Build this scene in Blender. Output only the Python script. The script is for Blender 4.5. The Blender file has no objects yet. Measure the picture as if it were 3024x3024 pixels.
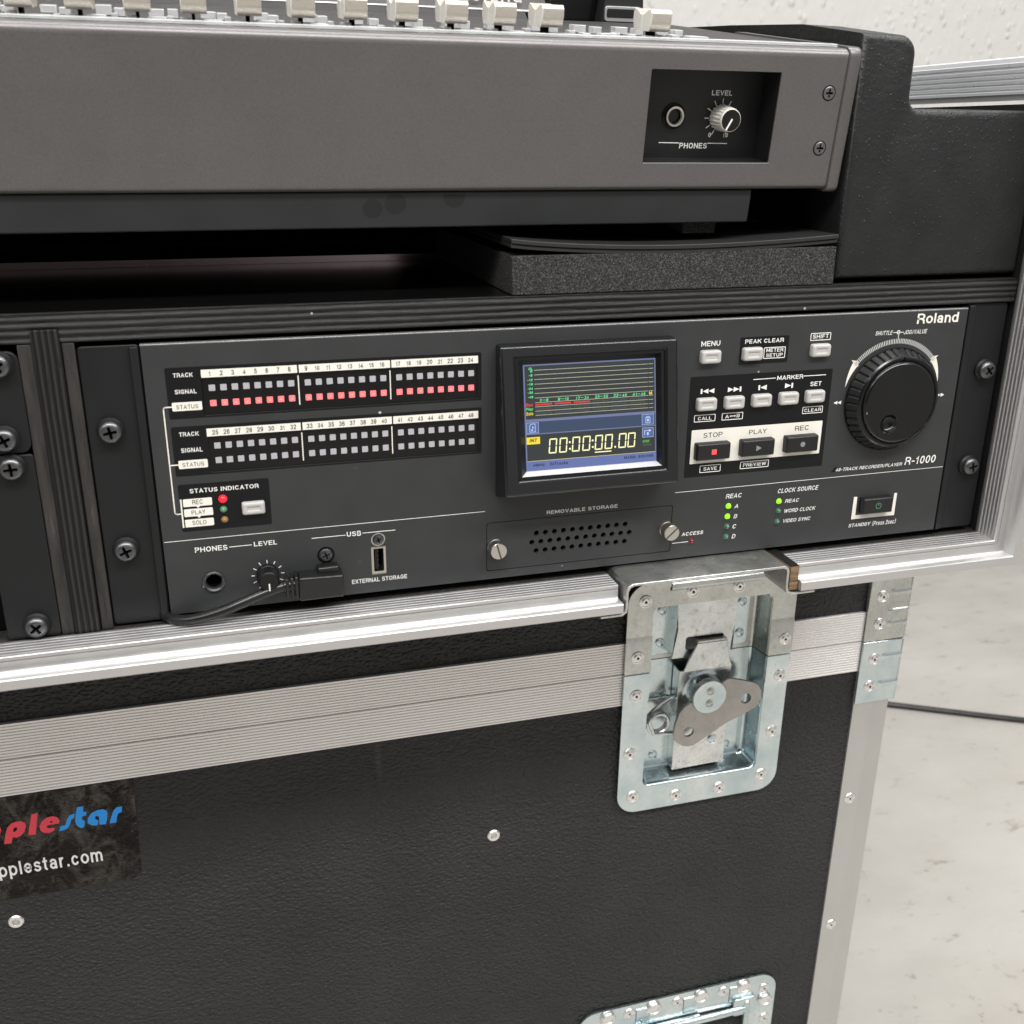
import bpy, math, random
from mathutils import Matrix, Vector
random.seed(7)
S = 0.001                                   # everything below is written in millimetres
sc = bpy.context.scene
COL = sc.collection

# ------------------------------------------------------------------ camera
cam_d = bpy.data.cameras.new('camera')
cam = bpy.data.objects.new('camera', cam_d); COL.objects.link(cam)
cam_d.sensor_width = 36.0
cam_d.lens = 36.0 * 3030 / 3024
cam_d.clip_start = 0.01; cam_d.clip_end = 50
CX = Vector((0.95891, -0.283605, 0.0077156)); CDN = Vector((-0.090726, -0.332297, -0.938801)); CF = Vector((0.268813, 0.899526, -0.344373))
mw = Matrix((( CX.x, -CDN.x, -CF.x, -187.047*S), (CX.y, -CDN.y, -CF.y, -471.123*S), (CX.z, -CDN.z, -CF.z, 151.983*S), (0, 0, 0, 1)))
cam.matrix_world = mw
cam_d.dof.use_dof = True
cam_d.dof.focus_distance = 0.56
cam_d.dof.aperture_fstop = 17.0
sc.camera = cam

# ------------------------------------------------------------------ world, lamps, exposure
world = bpy.data.worlds.new('World'); sc.world = world; world.use_nodes = True
wn = world.node_tree.nodes; wl = world.node_tree.links
bg = wn['Background']
tc = wn.new('ShaderNodeTexCoord'); sp = wn.new('ShaderNodeSeparateXYZ'); wl.new(tc.outputs['Generated'], sp.inputs[0])
cr = wn.new('ShaderNodeValToRGB'); cr.color_ramp.elements[0].position = 0.0; cr.color_ramp.elements[1].position = 1.0
mp = wn.new('ShaderNodeMapRange'); mp.inputs[1].default_value = -1; mp.inputs[2].default_value = 1
wl.new(sp.outputs[2], mp.inputs[0]); wl.new(mp.outputs[0], cr.inputs[0])
el = cr.color_ramp.elements
el[0].color = (0.30, 0.30, 0.30, 1); el[1].color = (0.80, 0.80, 0.80, 1)
for pos, c in ((0.47, (0.34, 0.338, 0.338)), (0.56, (0.42, 0.418, 0.418)), (0.72, (0.50, 0.50, 0.50))):
    e = el.new(pos); e.color = (*c, 1)
def dark_patch(src, d, a, b, col):          # a dim part of the surroundings round direction d
    dp = wn.new('ShaderNodeVectorMath'); dp.operation = 'DOT_PRODUCT'; dp.inputs[1].default_value = Vector(d).normalized()
    nz = wn.new('ShaderNodeVectorMath'); nz.operation = 'NORMALIZE'; wl.new(tc.outputs['Generated'], nz.inputs[0]); wl.new(nz.outputs[0], dp.inputs[0])
    mr = wn.new('ShaderNodeMapRange'); mr.interpolation_type = 'SMOOTHSTEP'; mr.inputs[1].default_value = a; mr.inputs[2].default_value = b; wl.new(dp.outputs['Value'], mr.inputs[0])
    mx = wn.new('ShaderNodeMix'); mx.data_type = 'RGBA'; wl.new(mr.outputs[0], mx.inputs[0]); wl.new(src, mx.inputs[6]); mx.inputs[7].default_value = (*col, 1)
    return mx.outputs[2]
w_ = dark_patch(cr.outputs[0], (-0.45, -1, 0.05), 0.80, 0.93, (0.05, 0.048, 0.048))
w_ = dark_patch(w_, (1, -0.35, 0.12), 0.88, 0.95, (0.12, 0.12, 0.12))
wl.new(w_, bg.inputs[0]); bg.inputs[1].default_value = 1.22

def area(name, loc, target, sx, sy, power, col=(1, 1, 1)):
    d = bpy.data.lights.new(name, 'AREA'); d.shape = 'RECTANGLE'; d.size = sx; d.size_y = sy; d.energy = power; d.color = col
    o = bpy.data.objects.new(name, d); COL.objects.link(o); o.location = loc
    o.rotation_euler = (Vector(target) - Vector(loc)).to_track_quat('-Z', 'Y').to_euler()
    return o
area('ceiling_lamp_near', (0.5, -1.25, 1.8), (0.5, -0.3, 0.0), 3.2, 0.3, 78, (1, 0.985, 0.965))
area('ceiling_lamp_over', (0.5, 0.10, 1.8), (0.5, 0.10, 0.0), 3.2, 0.25, 42, (1, 0.985, 0.965))
area('ceiling_lamp_left', (-1.9, -1.6, 1.8), (-0.2, 0.1, -0.2), 1.5, 0.35, 16, (1, 0.99, 0.97))
sc.view_settings.view_transform = 'Standard'; sc.view_settings.look = 'None'
sc.view_settings.exposure = 0.0; sc.view_settings.gamma = 1.0; sc.view_settings.use_curve_mapping = False
sc.cycles.max_bounces = 8

# ------------------------------------------------------------------ material helpers
def lin(r, g, b):
    f = lambda c: (c/255/12.92) if c/255 <= 0.04045 else ((c/255+0.055)/1.055)**2.4
    return (f(r), f(g), f(b))
class NT:
    def __init__(s, name):
        s.m = bpy.data.materials.new(name); s.m.use_nodes = True
        s.n = s.m.node_tree.nodes; s.l = s.m.node_tree.links
        s.b = s.n['Principled BSDF']; s.tc = None
    def coord(s, scale=(1, 1, 1), rot=(0, 0, 0)):
        if s.tc is None: s.tc = s.n.new('ShaderNodeTexCoord')
        m = s.n.new('ShaderNodeMapping'); m.inputs['Scale'].default_value = scale; m.inputs['Rotation'].default_value = rot
        s.l.new(s.tc.outputs['Object'], m.inputs[0]); return m.outputs[0]
    def noise(s, scale, detail=4, sc3=(1, 1, 1), rough=0.5, dist=0, rot=(0, 0, 0)):
        t = s.n.new('ShaderNodeTexNoise'); t.inputs['Scale'].default_value = scale; t.inputs['Detail'].default_value = detail
        t.inputs['Roughness'].default_value = rough; t.inputs['Distortion'].default_value = dist
        s.l.new(s.coord(sc3, rot), t.inputs['Vector']); return t.outputs[0]
    def vor(s, scale, sc3=(1, 1, 1), feature='F1', out='Distance', rot=(0, 0, 0), rand=1.0):
        t = s.n.new('ShaderNodeTexVoronoi'); t.feature = feature; t.inputs['Scale'].default_value = scale
        t.inputs['Randomness'].default_value = rand
        s.l.new(s.coord(sc3, rot), t.inputs['Vector']); return t.outputs[out]
    def ramp(s, src, stops):
        r = s.n.new('ShaderNodeValToRGB'); e = r.color_ramp.elements
        e[0].position = stops[0][0]; e[0].color = (*stops[0][1], 1); e[1].position = stops[-1][0]; e[1].color = (*stops[-1][1], 1)
        for p, c in stops[1:-1]:
            k = e.new(p); k.color = (*c, 1)
        s.l.new(src, r.inputs[0]); return r.outputs[0]
    def g(s, src, a, b, lo=0.0, hi=1.0):
        r = s.n.new('ShaderNodeMapRange'); r.inputs[1].default_value = a; r.inputs[2].default_value = b
        r.inputs[3].default_value = lo; r.inputs[4].default_value = hi
        s.l.new(src, r.inputs[0]); return r.outputs[0]
    def math(s, op, a, b=None):
        r = s.n.new('ShaderNodeMath'); r.operation = op
        for i, v in enumerate((a, b)):
            if v is None: continue
            if isinstance(v, (int, float)): r.inputs[i].default_value = v
            else: s.l.new(v, r.inputs[i])
        return r.outputs[0]
    def mix(s, fac, a, b):
        r = s.n.new('ShaderNodeMix'); r.data_type = 'RGBA'
        for i, v in ((0, fac), (6, a), (7, b)):
            if isinstance(v, (int, float)): r.inputs[i].default_value = v
            elif isinstance(v, tuple): r.inputs[i].default_value = (*v, 1)
            else: s.l.new(v, r.inputs[i])
        return r.outputs[2]
    def set(s, k, v):
        if isinstance(v, (int, float)): s.b.inputs[k].default_value = v
        elif isinstance(v, tuple): s.b.inputs[k].default_value = (*v, 1)
        else: s.l.new(v, s.b.inputs[k])
    def bump(s, h, strength, dist_mm):
        b = s.n.new('ShaderNodeBump'); b.inputs['Strength'].default_value = strength; b.inputs['Distance'].default_value = dist_mm*S
        s.l.new(h, b.inputs['Height'])
        if s.b.inputs['Normal'].is_linked:
            s.l.new(s.b.inputs['Normal'].links[0].from_socket, b.inputs['Normal'])
        s.l.new(b.outputs[0], s.b.inputs['Normal'])
    def dust(s, base, amount=0.02, scale=160, size=0.14, col=(0.55, 0.54, 0.5)):
        v = s.n.new('ShaderNodeTexVoronoi'); v.inputs['Scale'].default_value = scale
        s.l.new(s.coord((1, 0.3, 1)), v.inputs['Vector'])
        d = s.g(v.outputs['Distance'], size, size*0.6)
        sepc = s.n.new('ShaderNodeSeparateColor'); s.l.new(v.outputs['Color'], sepc.inputs[0])
        pick = s.math('LESS_THAN', sepc.outputs[0], amount)
        a = s.math('MULTIPLY', s.math('MULTIPLY', d, pick), sepc.outputs[1])
        return s.mix(a, base, col)
def simple(name, col, rough=0.5, metal=0.0, spec=0.5, emit=None, es=0.0, coat=0.0):
    t = NT(name); t.set('Base Color', tuple(col)); t.set('Roughness', rough); t.set('Metallic', metal); t.set('Specular IOR Level', spec)
    t.set('Coat Weight', coat)
    if emit: t.set('Emission Color', tuple(emit)); t.set('Emission Strength', es)
    return t.m

# painted sheet metal
def paint(name, col, rough, grain=900, gs=0.25, gd=0.05, dust=0.0, var=0.08, metal=0.0, spec=0.5, flake=0):
    t = NT(name)
    n = t.noise(60, 5)
    dark = tuple(c*(1-var) for c in col); lite = tuple(c*(1+var) for c in col)
    c = t.ramp(n, [(0.3, dark), (0.7, lite)])
    if dust: c = t.dust(c, dust)
    if flake: c = t.mix(t.g(t.noise(flake, 2), 0.35, 0.65, 0.0, 0.28), c, tuple(k*1.7 for k in col))
    t.set('Base Color', c); t.set('Metallic', metal); t.set('Specular IOR Level', spec)
    t.set('Roughness', t.g(t.noise(35, 4), 0.3, 0.7, rough-0.05, rough+0.06))
    t.bump(t.noise(grain, 3), gs, gd)
    return t.m
MAT = {}
MAT['face'] = paint('recorder_grey_paint', (0.031, 0.0325, 0.0332), 0.47, 1500, 0.3, 0.04, dust=0.10, spec=0.4)
MAT['face_edge'] = simple('highlight_paint_edge', (0.16, 0.16, 0.16), 0.22, 0.4)  # face paint, polished at the bend and lightened to carry the edge highlight
MAT['bezel'] = simple('satin_bezel_plastic', (0.006, 0.006, 0.0065), 0.2, spec=0.7)
MAT['black_paint'] = paint('black_powder_coat', (0.0105, 0.0112, 0.0118), 0.46, 1500, 0.3, 0.04, dust=0.02, spec=0.3)
MAT['print_black'] = simple('black_screen_print', (0.005, 0.005, 0.006), 0.42, spec=0.3)
MAT['print_cream'] = simple('cream_screen_print', (0.80, 0.77, 0.69), 0.6)
MAT['print_white'] = simple('white_screen_print', (0.82, 0.81, 0.78), 0.6)
MAT['print_dark'] = simple('dark_lettering', (0.012, 0.012, 0.012), 0.6)
MAT['black_plastic'] = paint('black_plastic', (0.0062, 0.0062, 0.0066), 0.34, 1200, 0.15, 0.03, dust=0.012, spec=0.35)
MAT['gloss_black'] = simple('gloss_black_plastic', (0.006, 0.006, 0.0065), 0.16, spec=0.4)
MAT['void'] = simple('dark_hole', (0.002, 0.002, 0.002), 0.9, spec=0.1)
MAT['window'] = simple('smoked_lamp_window', (0.005, 0.005, 0.005), 0.10, spec=0.4)
MAT['lamp_off'] = simple('unlit_lamp', (0.42, 0.41, 0.44), 0.35)
MAT['lamp_red'] = simple('lit_red_lamp', (0.5, 0.14, 0.15), 0.4, emit=(1.0, 0.15, 0.18), es=0.74)
MAT['lamp_hot'] = simple('lit_red_core', (0.5, 0.1, 0.05), 0.4, emit=(1.0, 0.36, 0.14), es=1.15)
MAT['led_red'] = simple('lit_red_led', (0.5, 0.02, 0.03), 0.15, emit=(1.0, 0.01, 0.03), es=0.75)
MAT['led_lime'] = simple('lit_green_led', (0.2, 0.5, 0.02), 0.15, emit=(0.33, 0.9, 0.01), es=0.75)
MAT['led_green'] = simple('unlit_green_led', (0.06, 0.16, 0.10), 0.12, coat=0.5)
MAT['led_green2'] = simple('unlit_milky_green_led', (0.10, 0.26, 0.14), 0.2)
MAT['led_amber'] = simple('unlit_amber_led', (0.30, 0.17, 0.06), 0.15)
MAT['led_darkred'] = simple('unlit_red_led', (0.20, 0.012, 0.012), 0.12, coat=0.5)
MAT['button'] = paint('pale_grey_rubber_button', (0.46, 0.45, 0.43), 0.36, 800, 0.1, 0.03, var=0.05)
MAT['key_black'] = paint('black_key_plastic', (0.0075, 0.0075, 0.008), 0.42, 900, 0.1, 0.03, dust=0.01)
MAT['icon_red'] = simple('lit_red_symbol', (0.5, 0.05, 0.05), 0.4, emit=(1.0, 0.09, 0.08), es=0.75)
MAT['icon_grey'] = simple('grey_symbol', (0.22, 0.23, 0.25), 0.4)
MAT['nickel'] = simple('nickel_plate', (0.66, 0.63, 0.56), 0.28, 1.0)
MAT['steel'] = simple('bright_steel', (0.66, 0.66, 0.65), 0.22, 1.0)
MAT['black_steel'] = paint('black_oxide_steel', (0.125, 0.125, 0.13), 0.30, 700, 0.2, 0.05, metal=0.85)
MAT['cable'] = paint('black_cable_rubber', (0.011, 0.011, 0.011), 0.24, 1400, 0.2, 0.03)
MAT['console'] = paint('brown_grey_metallic_paint', (0.125, 0.119, 0.1165), 0.34, 2200, 0.25, 0.03, var=0.03, metal=0.45, flake=1500)
MAT['deck'] = paint('dark_deck_paint', (0.035, 0.034, 0.033), 0.55, 1500, 0.3, 0.04, spec=0.25)
MAT['board'] = paint('black_hardboard', (0.017, 0.0168, 0.0165), 0.5, 600, 0.5, 0.2, dust=0.03)
MAT['console_base'] = paint('dark_grey_base_paint', (0.013, 0.0148, 0.0155), 0.55, 1500, 0.2, 0.03, var=0.15)
MAT['smudge'] = simple('greasy_finger_mark', (0.0095, 0.0108, 0.0112), 0.62, spec=0.4)
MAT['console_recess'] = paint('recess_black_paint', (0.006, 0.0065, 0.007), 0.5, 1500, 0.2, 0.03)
MAT['cap_beige'] = None
MAT['clear'] = NT('clear_button_plastic').m
t = NT('brushed_champagne_cap'); t.set('Base Color', (0.55, 0.51, 0.445)); t.set('Metallic', 0.5)
t.set('Roughness', t.g(t.noise(150, 3, (1, 1, 14)), 0.3, 0.7, 0.24, 0.40)); t.bump(t.noise(160, 3, (0.6, 1, 16)), 0.2, 0.05); MAT['cap_beige'] = t.m
t = NT('translucent_clear_plastic'); t.set('Base Color', (0.86, 0.87, 0.87)); t.set('Roughness', 0.16); t.set('Transmission Weight', 0.55); t.set('IOR', 1.45); MAT['clear'] = t.m
MAT['cap_side'] = simple('pale_frosted_cap_side', (0.72, 0.69, 0.63), 0.3)

# leather-grain covering
t = NT('black_leathergrain_laminate')
vv = t.n.new('ShaderNodeTexVoronoi'); vv.feature = 'SMOOTH_F1'; vv.inputs['Scale'].default_value = 430; vv.inputs['Smoothness'].default_value = 0.35
wn_ = t.n.new('ShaderNodeTexNoise'); wn_.inputs['Scale'].default_value = 260; wn_.inputs['Detail'].default_value = 2; cd = t.coord((0.72, 1, 1.12), (0, 0.45, 0)); t.l.new(cd, wn_.inputs['Vector'])
va = t.n.new('ShaderNodeVectorMath'); va.operation = 'MULTIPLY_ADD'; t.l.new(wn_.outputs['Color'], va.inputs[0]); va.inputs[1].default_value = (0.0027, 0.0027, 0.0027); t.l.new(cd, va.inputs[2]); t.l.new(va.outputs[0], vv.inputs['Vector'])
h = t.math('ADD', t.math('MULTIPLY', vv.outputs['Distance'], -1.2), t.math('ADD', t.math('MULTIPLY', t.noise(700, 3), 0.25), t.math('MULTIPLY', t.noise(120, 3), 0.5)))
c = t.ramp(t.noise(14, 5), [(0.3, (0.023, 0.0232, 0.0232)), (0.7, (0.031, 0.0312, 0.0311))])
scf = t.g(t.noise(40, 6, (1, 1, 5), rough=0.7), 0.66, 0.74)
c = t.mix(t.math('MULTIPLY', scf, 0.25), c, (0.10, 0.10, 0.095)); c = t.dust(c, 0.008, 110, 0.09)
sw1 = t.g(t.noise(26, 2, (1, 1, 0.12), rot=(0, 0.25, 0)), 0.735, 0.75); c = t.mix(t.math('MULTIPLY', sw1, 0.3), c, (0.09, 0.09, 0.088))
t.set('Base Color', c); t.set('Roughness', 0.54); t.set('Specular IOR Level', 0.28); t.bump(h, 1.0, 1.35); MAT['leather'] = t.m
# textured tour-case paint with sparse bumps
t = NT('black_spatter_texture_paint')
v = t.n.new('ShaderNodeTexVoronoi'); v.inputs['Scale'].default_value = 720; t.l.new(t.coord((1, 1, 0.75)), v.inputs['Vector'])
sep = t.n.new('ShaderNodeSeparateColor'); t.l.new(v.outputs['Color'], sep.inputs[0])
pk = t.math('GREATER_THAN', sep.outputs[0], 0.55)
bb = t.math('MULTIPLY', t.math('MULTIPLY', t.g(v.outputs['Distance'], 0.45, 0.05), pk), sep.outputs[1])
t.set('Base Color', t.dust(t.ramp(t.noise(50, 5), [(0.3, (0.011, 0.0117, 0.0117)), (0.7, (0.016, 0.0168, 0.0168))]), 0.003, 140, 0.1))
t.set('Specular IOR Level', 0.36); t.set('Roughness', 0.46); t.bump(t.math('ADD', bb, t.math('MULTIPLY', t.noise(300, 3), 0.6)), 0.65, 0.85); MAT['spatter'] = t.m
# foam
t = NT('charcoal_foam')
n = t.noise(1300, 3, rough=0.8)
t.set('Base Color', t.ramp(n, [(0.34, (0.010, 0.010, 0.0095)), (0.52, (0.045, 0.0435, 0.042)), (0.70, (0.15, 0.145, 0.14))])); t.set('Roughness', 0.95); t.set('Specular IOR Level', 0.15)
t.bump(n, 0.9, 0.6); MAT['foam'] = t.m
# black stained plywood edge, layers along a chosen axis
def ply(name, axis, pitch, phase=0.0):
    t = NT(name)
    if t.tc is None: t.coord()
    sp_ = t.n.new('ShaderNodeSeparateXYZ'); t.l.new(t.tc.outputs['Object'], sp_.inputs[0])
    st = (0.12, 1, 1) if axis == 2 else (1, 1, 0.12)
    wob = t.math('MULTIPLY', t.math('SUBTRACT', t.noise(160, 4, st), 0.5), 1.1*S)
    z = t.math('ADD', t.math('ADD', sp_.outputs[axis], wob), phase*S)
    w = t.math('SINE', t.math('MULTIPLY', z, 2*math.pi/(pitch*S)))
    fib = t.noise(700, 4, (0.06, 1, 1) if axis == 2 else (1, 1, 0.06), rough=0.7)
    wear = t.g(t.noise(220, 5, (0.3, 1, 1) if axis == 2 else (1, 1, 0.3), rough=0.75), 0.62, 0.78)
    c = t.ramp(t.g(w, -1, 1), [(0.15, (0.005, 0.005, 0.005)), (0.5, (0.016, 0.0155, 0.015)), (1, (0.030, 0.029, 0.0275))])
    c = t.mix(t.g(fib, 0.42, 0.30, 0.0, 0.85), c, (0.003, 0.003, 0.003)); c = t.mix(t.math('MULTIPLY', wear, 0.5), c, (0.11, 0.10, 0.09)); c = t.dust(c, 0.03, 170, 0.16, (0.6, 0.55, 0.48))
    t.set('Base Color', c); t.set('Roughness', 0.5); t.set('Specular IOR Level', 0.3)
    t.bump(t.math('ADD', t.math('MULTIPLY', w, 0.5), fib), 0.9, 0.7)
    return t.m
MAT['ply_h'] = ply('black_plywood_edge_horizontal', 2, 3.1)
MAT['ply_v'] = ply('black_plywood_edge_upright', 0, 2.6)
t = NT('worn_black_wood'); fib = t.noise(300, 5, (1, 1, 0.12), rough=0.75)
t.set('Base Color', t.dust(t.ramp(fib, [(0.35, (0.012, 0.011, 0.010)), (0.6, (0.035, 0.031, 0.028)), (0.8, (0.10, 0.09, 0.08))]), 0.03, 180, 0.15)); t.set('Roughness', 0.6); t.bump(fib, 0.7, 0.6); MAT['worn_wood'] = t.m
t = NT('glossy_black_laminate'); t.set('Base Color', t.dust((0.004, 0.004, 0.004), 0.02, 120, 0.1)); t.set('Roughness', 0.2); t.bump(t.noise(120, 3), 0.1, 0.1); MAT['laminate'] = t.m
t = NT('raw_plywood_end'); t.set('Base Color', t.ramp(t.noise(240, 4, (0.2, 0.2, 5)), [(0.35, (0.07, 0.035, 0.018)), (0.65, (0.30, 0.19, 0.10))])); t.set('Roughness', 0.75); t.bump(t.noise(240, 4, (0.2, 0.2, 5)), 0.5, 0.4); MAT['raw_ply'] = t.m
# aluminium, brushed along an axis
def alu(name, axis, rough=0.30, col=(0.80, 0.785, 0.77), metal=0.88):
    t = NT(name)
    st = [9, 9, 9]; st[axis] = 0.05
    br = t.noise(120, 4, tuple(st))
    blot = t.noise(9, 5, rough=0.6); sm = t.noise(75, 6, rough=0.75)
    c = t.ramp(blot, [(0.3, tuple(k*0.93 for k in col)), (0.7, col)])
    st2 = [2, 2, 2]; st2[axis] = 0.5
    c = t.mix(t.math('MULTIPLY', t.g(t.noise(130, 6, tuple(st2), rough=0.8), 0.70, 0.80), 0.4), c, (0.30, 0.28, 0.25))
    t.set('Base Color', c); t.set('Metallic', metal)
    t.set('Roughness', t.math('ADD', t.g(br, 0.3, 0.7, rough-0.03, rough+0.04), t.g(sm, 0.35, 0.7, -0.02, 0.08)))
    t.bump(br, 0.04, 0.04); t.bump(sm, 0.04, 0.25)
    return t.m
MAT['alu_x'] = alu('extruded_aluminium_lengthways', 0, 0.36, (0.68, 0.672, 0.664), 0.85)
MAT['alu_z'] = alu('extruded_aluminium_upright', 2, 0.33, (0.60, 0.592, 0.58))
t = NT('ribbed_band_aluminium'); br = t.noise(120, 3, (0.15, 9, 9)); t.set('Base Color', t.ramp(t.noise(7, 4), [(0.3, (0.80, 0.775, 0.755)), (0.7, (0.87, 0.85, 0.83))])); t.set('Metallic', 0.6)
t.set('Roughness', t.g(br, 0.3, 0.7, 0.33, 0.42)); t.bump(t.noise(60, 4), 0.05, 0.2); MAT['alu_band'] = t.m
MAT['strip'] = alu('dull_brown_metal_strip', 0, 0.14, (0.62, 0.50, 0.48), 0.9)
MAT['alu_y'] = alu('extruded_aluminium_depthways', 1, 0.3, (0.80, 0.81, 0.83), 0.5)
# zinc plated steel, fresh (bluish) and aged (greyish olive)
def zinc(name, c1, c2, rough, stain):
    t = NT(name)
    b = t.noise(28, 6, rough=0.65); s2 = t.noise(240, 5, rough=0.75)
    c = t.ramp(b, [(0.33, c1), (0.66, c2)])
    c = t.mix(t.math('MULTIPLY', t.g(s2, 0.54, 0.72), stain), c, (0.34, 0.31, 0.25))
    t.set('Base Color', c); t.set('Metallic', 0.95)
    t.set('Roughness', t.math('ADD', t.g(s2, 0.3, 0.7, rough-0.05, rough+0.12), t.g(b, 0.3, 0.7, -0.04, 0.05)))
    t.bump(t.noise(50, 3), 0.12, 0.6); t.bump(s2, 0.10, 0.08)
    return t.m
MAT['zinc'] = zinc('zinc_plate_bluish', (0.50, 0.60, 0.63), (0.72, 0.78, 0.785), 0.17, 0.15)
MAT['zinc_old'] = zinc('zinc_plate_aged', (0.48, 0.495, 0.47), (0.66, 0.67, 0.635), 0.27, 0.55)
MAT['zinc_worn'] = zinc('zinc_plate_rubbed', (0.54, 0.57, 0.57), (0.80, 0.82, 0.81), 0.22, 0.75)
MAT['zinc_rough'] = zinc('zinc_plate_scratched', (0.50, 0.51, 0.49), (0.80, 0.80, 0.77), 0.36, 0.95)
MAT['zinc_dull'] = zinc('dull_grey_zinc_wing', (0.40, 0.385, 0.365), (0.50, 0.48, 0.455), 0.46, 0.3)
MAT['rivet'] = simple('rivet_steel', (0.82, 0.80, 0.78), 0.30, 0.95)
# room wall and floor
t = NT('rough_white_plaster')
v1 = t.g(t.vor(66, (1, 1, 0.6), rot=(0, 0.35, 0)), 0.42, 0.05); msk = t.g(t.noise(30, 3), 0.46, 0.62)
hh = t.math('ADD', t.math('MULTIPLY', v1, msk), t.math('MULTIPLY', t.noise(55, 4, (1, 1, 0.6)), 0.7))
t.set('Base Color', t.ramp(t.noise(3, 4), [(0.3, (0.53, 0.52, 0.50)), (0.7, (0.57, 0.56, 0.542))])); t.set('Roughness', 0.8); t.bump(hh, 0.9, 3.6); MAT['wall'] = t.m
t = NT('stained_pale_floor')
b = t.noise(2.2, 6, (1, 1.6, 1), rough=0.65); d = t.noise(13, 8, (1, 2.6, 1), rough=0.75, rot=(0, 0, 0.5)); d2 = t.noise(45, 5, rough=0.7)
c = t.ramp(b, [(0.3, (0.33, 0.312, 0.283)), (0.5, (0.395, 0.376, 0.345)), (0.72, (0.455, 0.438, 0.41))])
c = t.mix(t.math('MULTIPLY', t.g(d, 0.595, 0.68), 0.65), c, (0.17, 0.14, 0.105))
c = t.mix(t.math('MULTIPLY', t.math('MULTIPLY', t.g(d2, 0.60, 0.70), t.g(b, 0.56, 0.42)), 0.85), c, (0.13, 0.12, 0.11))
t.set('Base Color', c); t.set('Roughness', t.g(d, 0.3, 0.7, 0.30, 0.5)); t.bump(t.noise(30, 4), 0.1, 0.6); MAT['floor'] = t.m
# sticker
t = NT('crinkled_glossy_black_sticker')
t.set('Base Color', t.ramp(t.noise(45, 6, rough=0.7), [(0.4, (0.004, 0.0038, 0.0035)), (0.75, (0.010, 0.009, 0.008))])); t.set('Roughness', 0.12); t.set('IOR', 2.1); t.set('Specular IOR Level', t.g(t.noise(70, 6, (1, 1, 0.7), rough=0.75, dist=0.6), 0.47, 0.60, 0.06, 0.27)); t.set('Specular Tint', (1.0, 0.90, 0.82))
hs = t.math('ADD', t.noise(190, 4, rough=0.65, dist=1.0), t.math('MULTIPLY', t.noise(26, 3), 4.0)); t.bump(hs, 1.0, 1.7); MAT['sticker'] = t.m
MAT['st_red'] = simple('red_sticker_ink', lin(246, 64, 84), 0.3)
MAT['st_blue'] = simple('blue_sticker_ink', lin(16, 160, 255), 0.3)
MAT['st_white'] = simple('white_sticker_ink', (0.85, 0.85, 0.83), 0.4)
# screen
def glow(name, col, s=1.0): return simple(name, tuple(c*0.1 for c in col), 0.12, emit=col, es=s)
MAT['s_dark'] = glow('screen_dark', lin(52, 56, 56), 1.0)  # glow lifted: haze on the glass is put into this colour
MAT['s_frame'] = glow('screen_frame_blue', lin(120, 128, 168), 0.8)
MAT['s_bar'] = glow('screen_bar_blue', lin(58, 72, 96), 1.0)
MAT['s_btn'] = glow('screen_button_blue', lin(84, 104, 154), 1.0)
MAT['s_foot'] = glow('screen_footer_blue', lin(98, 112, 164), 1.0)
MAT['s_line'] = glow('screen_line', lin(196, 198, 172), 1.0)
MAT['s_green'] = glow('screen_green', lin(100, 225, 150), 1.0)
MAT['s_red'] = glow('screen_red', lin(240, 62, 62), 1.0)
MAT['s_yellow'] = glow('screen_yellow', lin(252, 248, 188), 1.1)
MAT['s_amber'] = glow('screen_amber', lin(238, 214, 60), 1.0)
MAT['s_dim'] = glow('screen_dim', lin(72, 76, 76), 1.0)
MAT['s_lime'] = glow('screen_lime', lin(96, 190, 60), 1.0)
MAT['s_pale'] = glow('screen_pale_blue', lin(190, 205, 240), 1.0)
MAT['s_ink'] = glow('screen_ink', lin(44, 52, 84), 1.0)
MAT['bezel_silver'] = simple('silver_screen_surround', (0.62, 0.61, 0.63), 0.32, 0.3)

# ------------------------------------------------------------------ geometry helpers
def curve_mesh(splines, extrude=0.0):
    cu = bpy.data.curves.new('tmp', 'CURVE'); cu.dimensions = '2D'; cu.fill_mode = 'BOTH'; cu.extrude = extrude
    for pts in splines:
        s = cu.splines.new('POLY'); s.points.add(len(pts)-1); s.use_cyclic_u = True
        for i, p in enumerate(pts): s.points[i].co = (p[0], p[1], 0, 1)
    o = bpy.data.objects.new('tmp', cu)
    me = o.to_mesh(); v = [tuple(x.co) for x in me.vertices]; f = [tuple(p.vertices) for p in me.polygons]
    o.to_mesh_clear(); bpy.data.objects.remove(o); bpy.data.curves.remove(cu)
    return v, f
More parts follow.
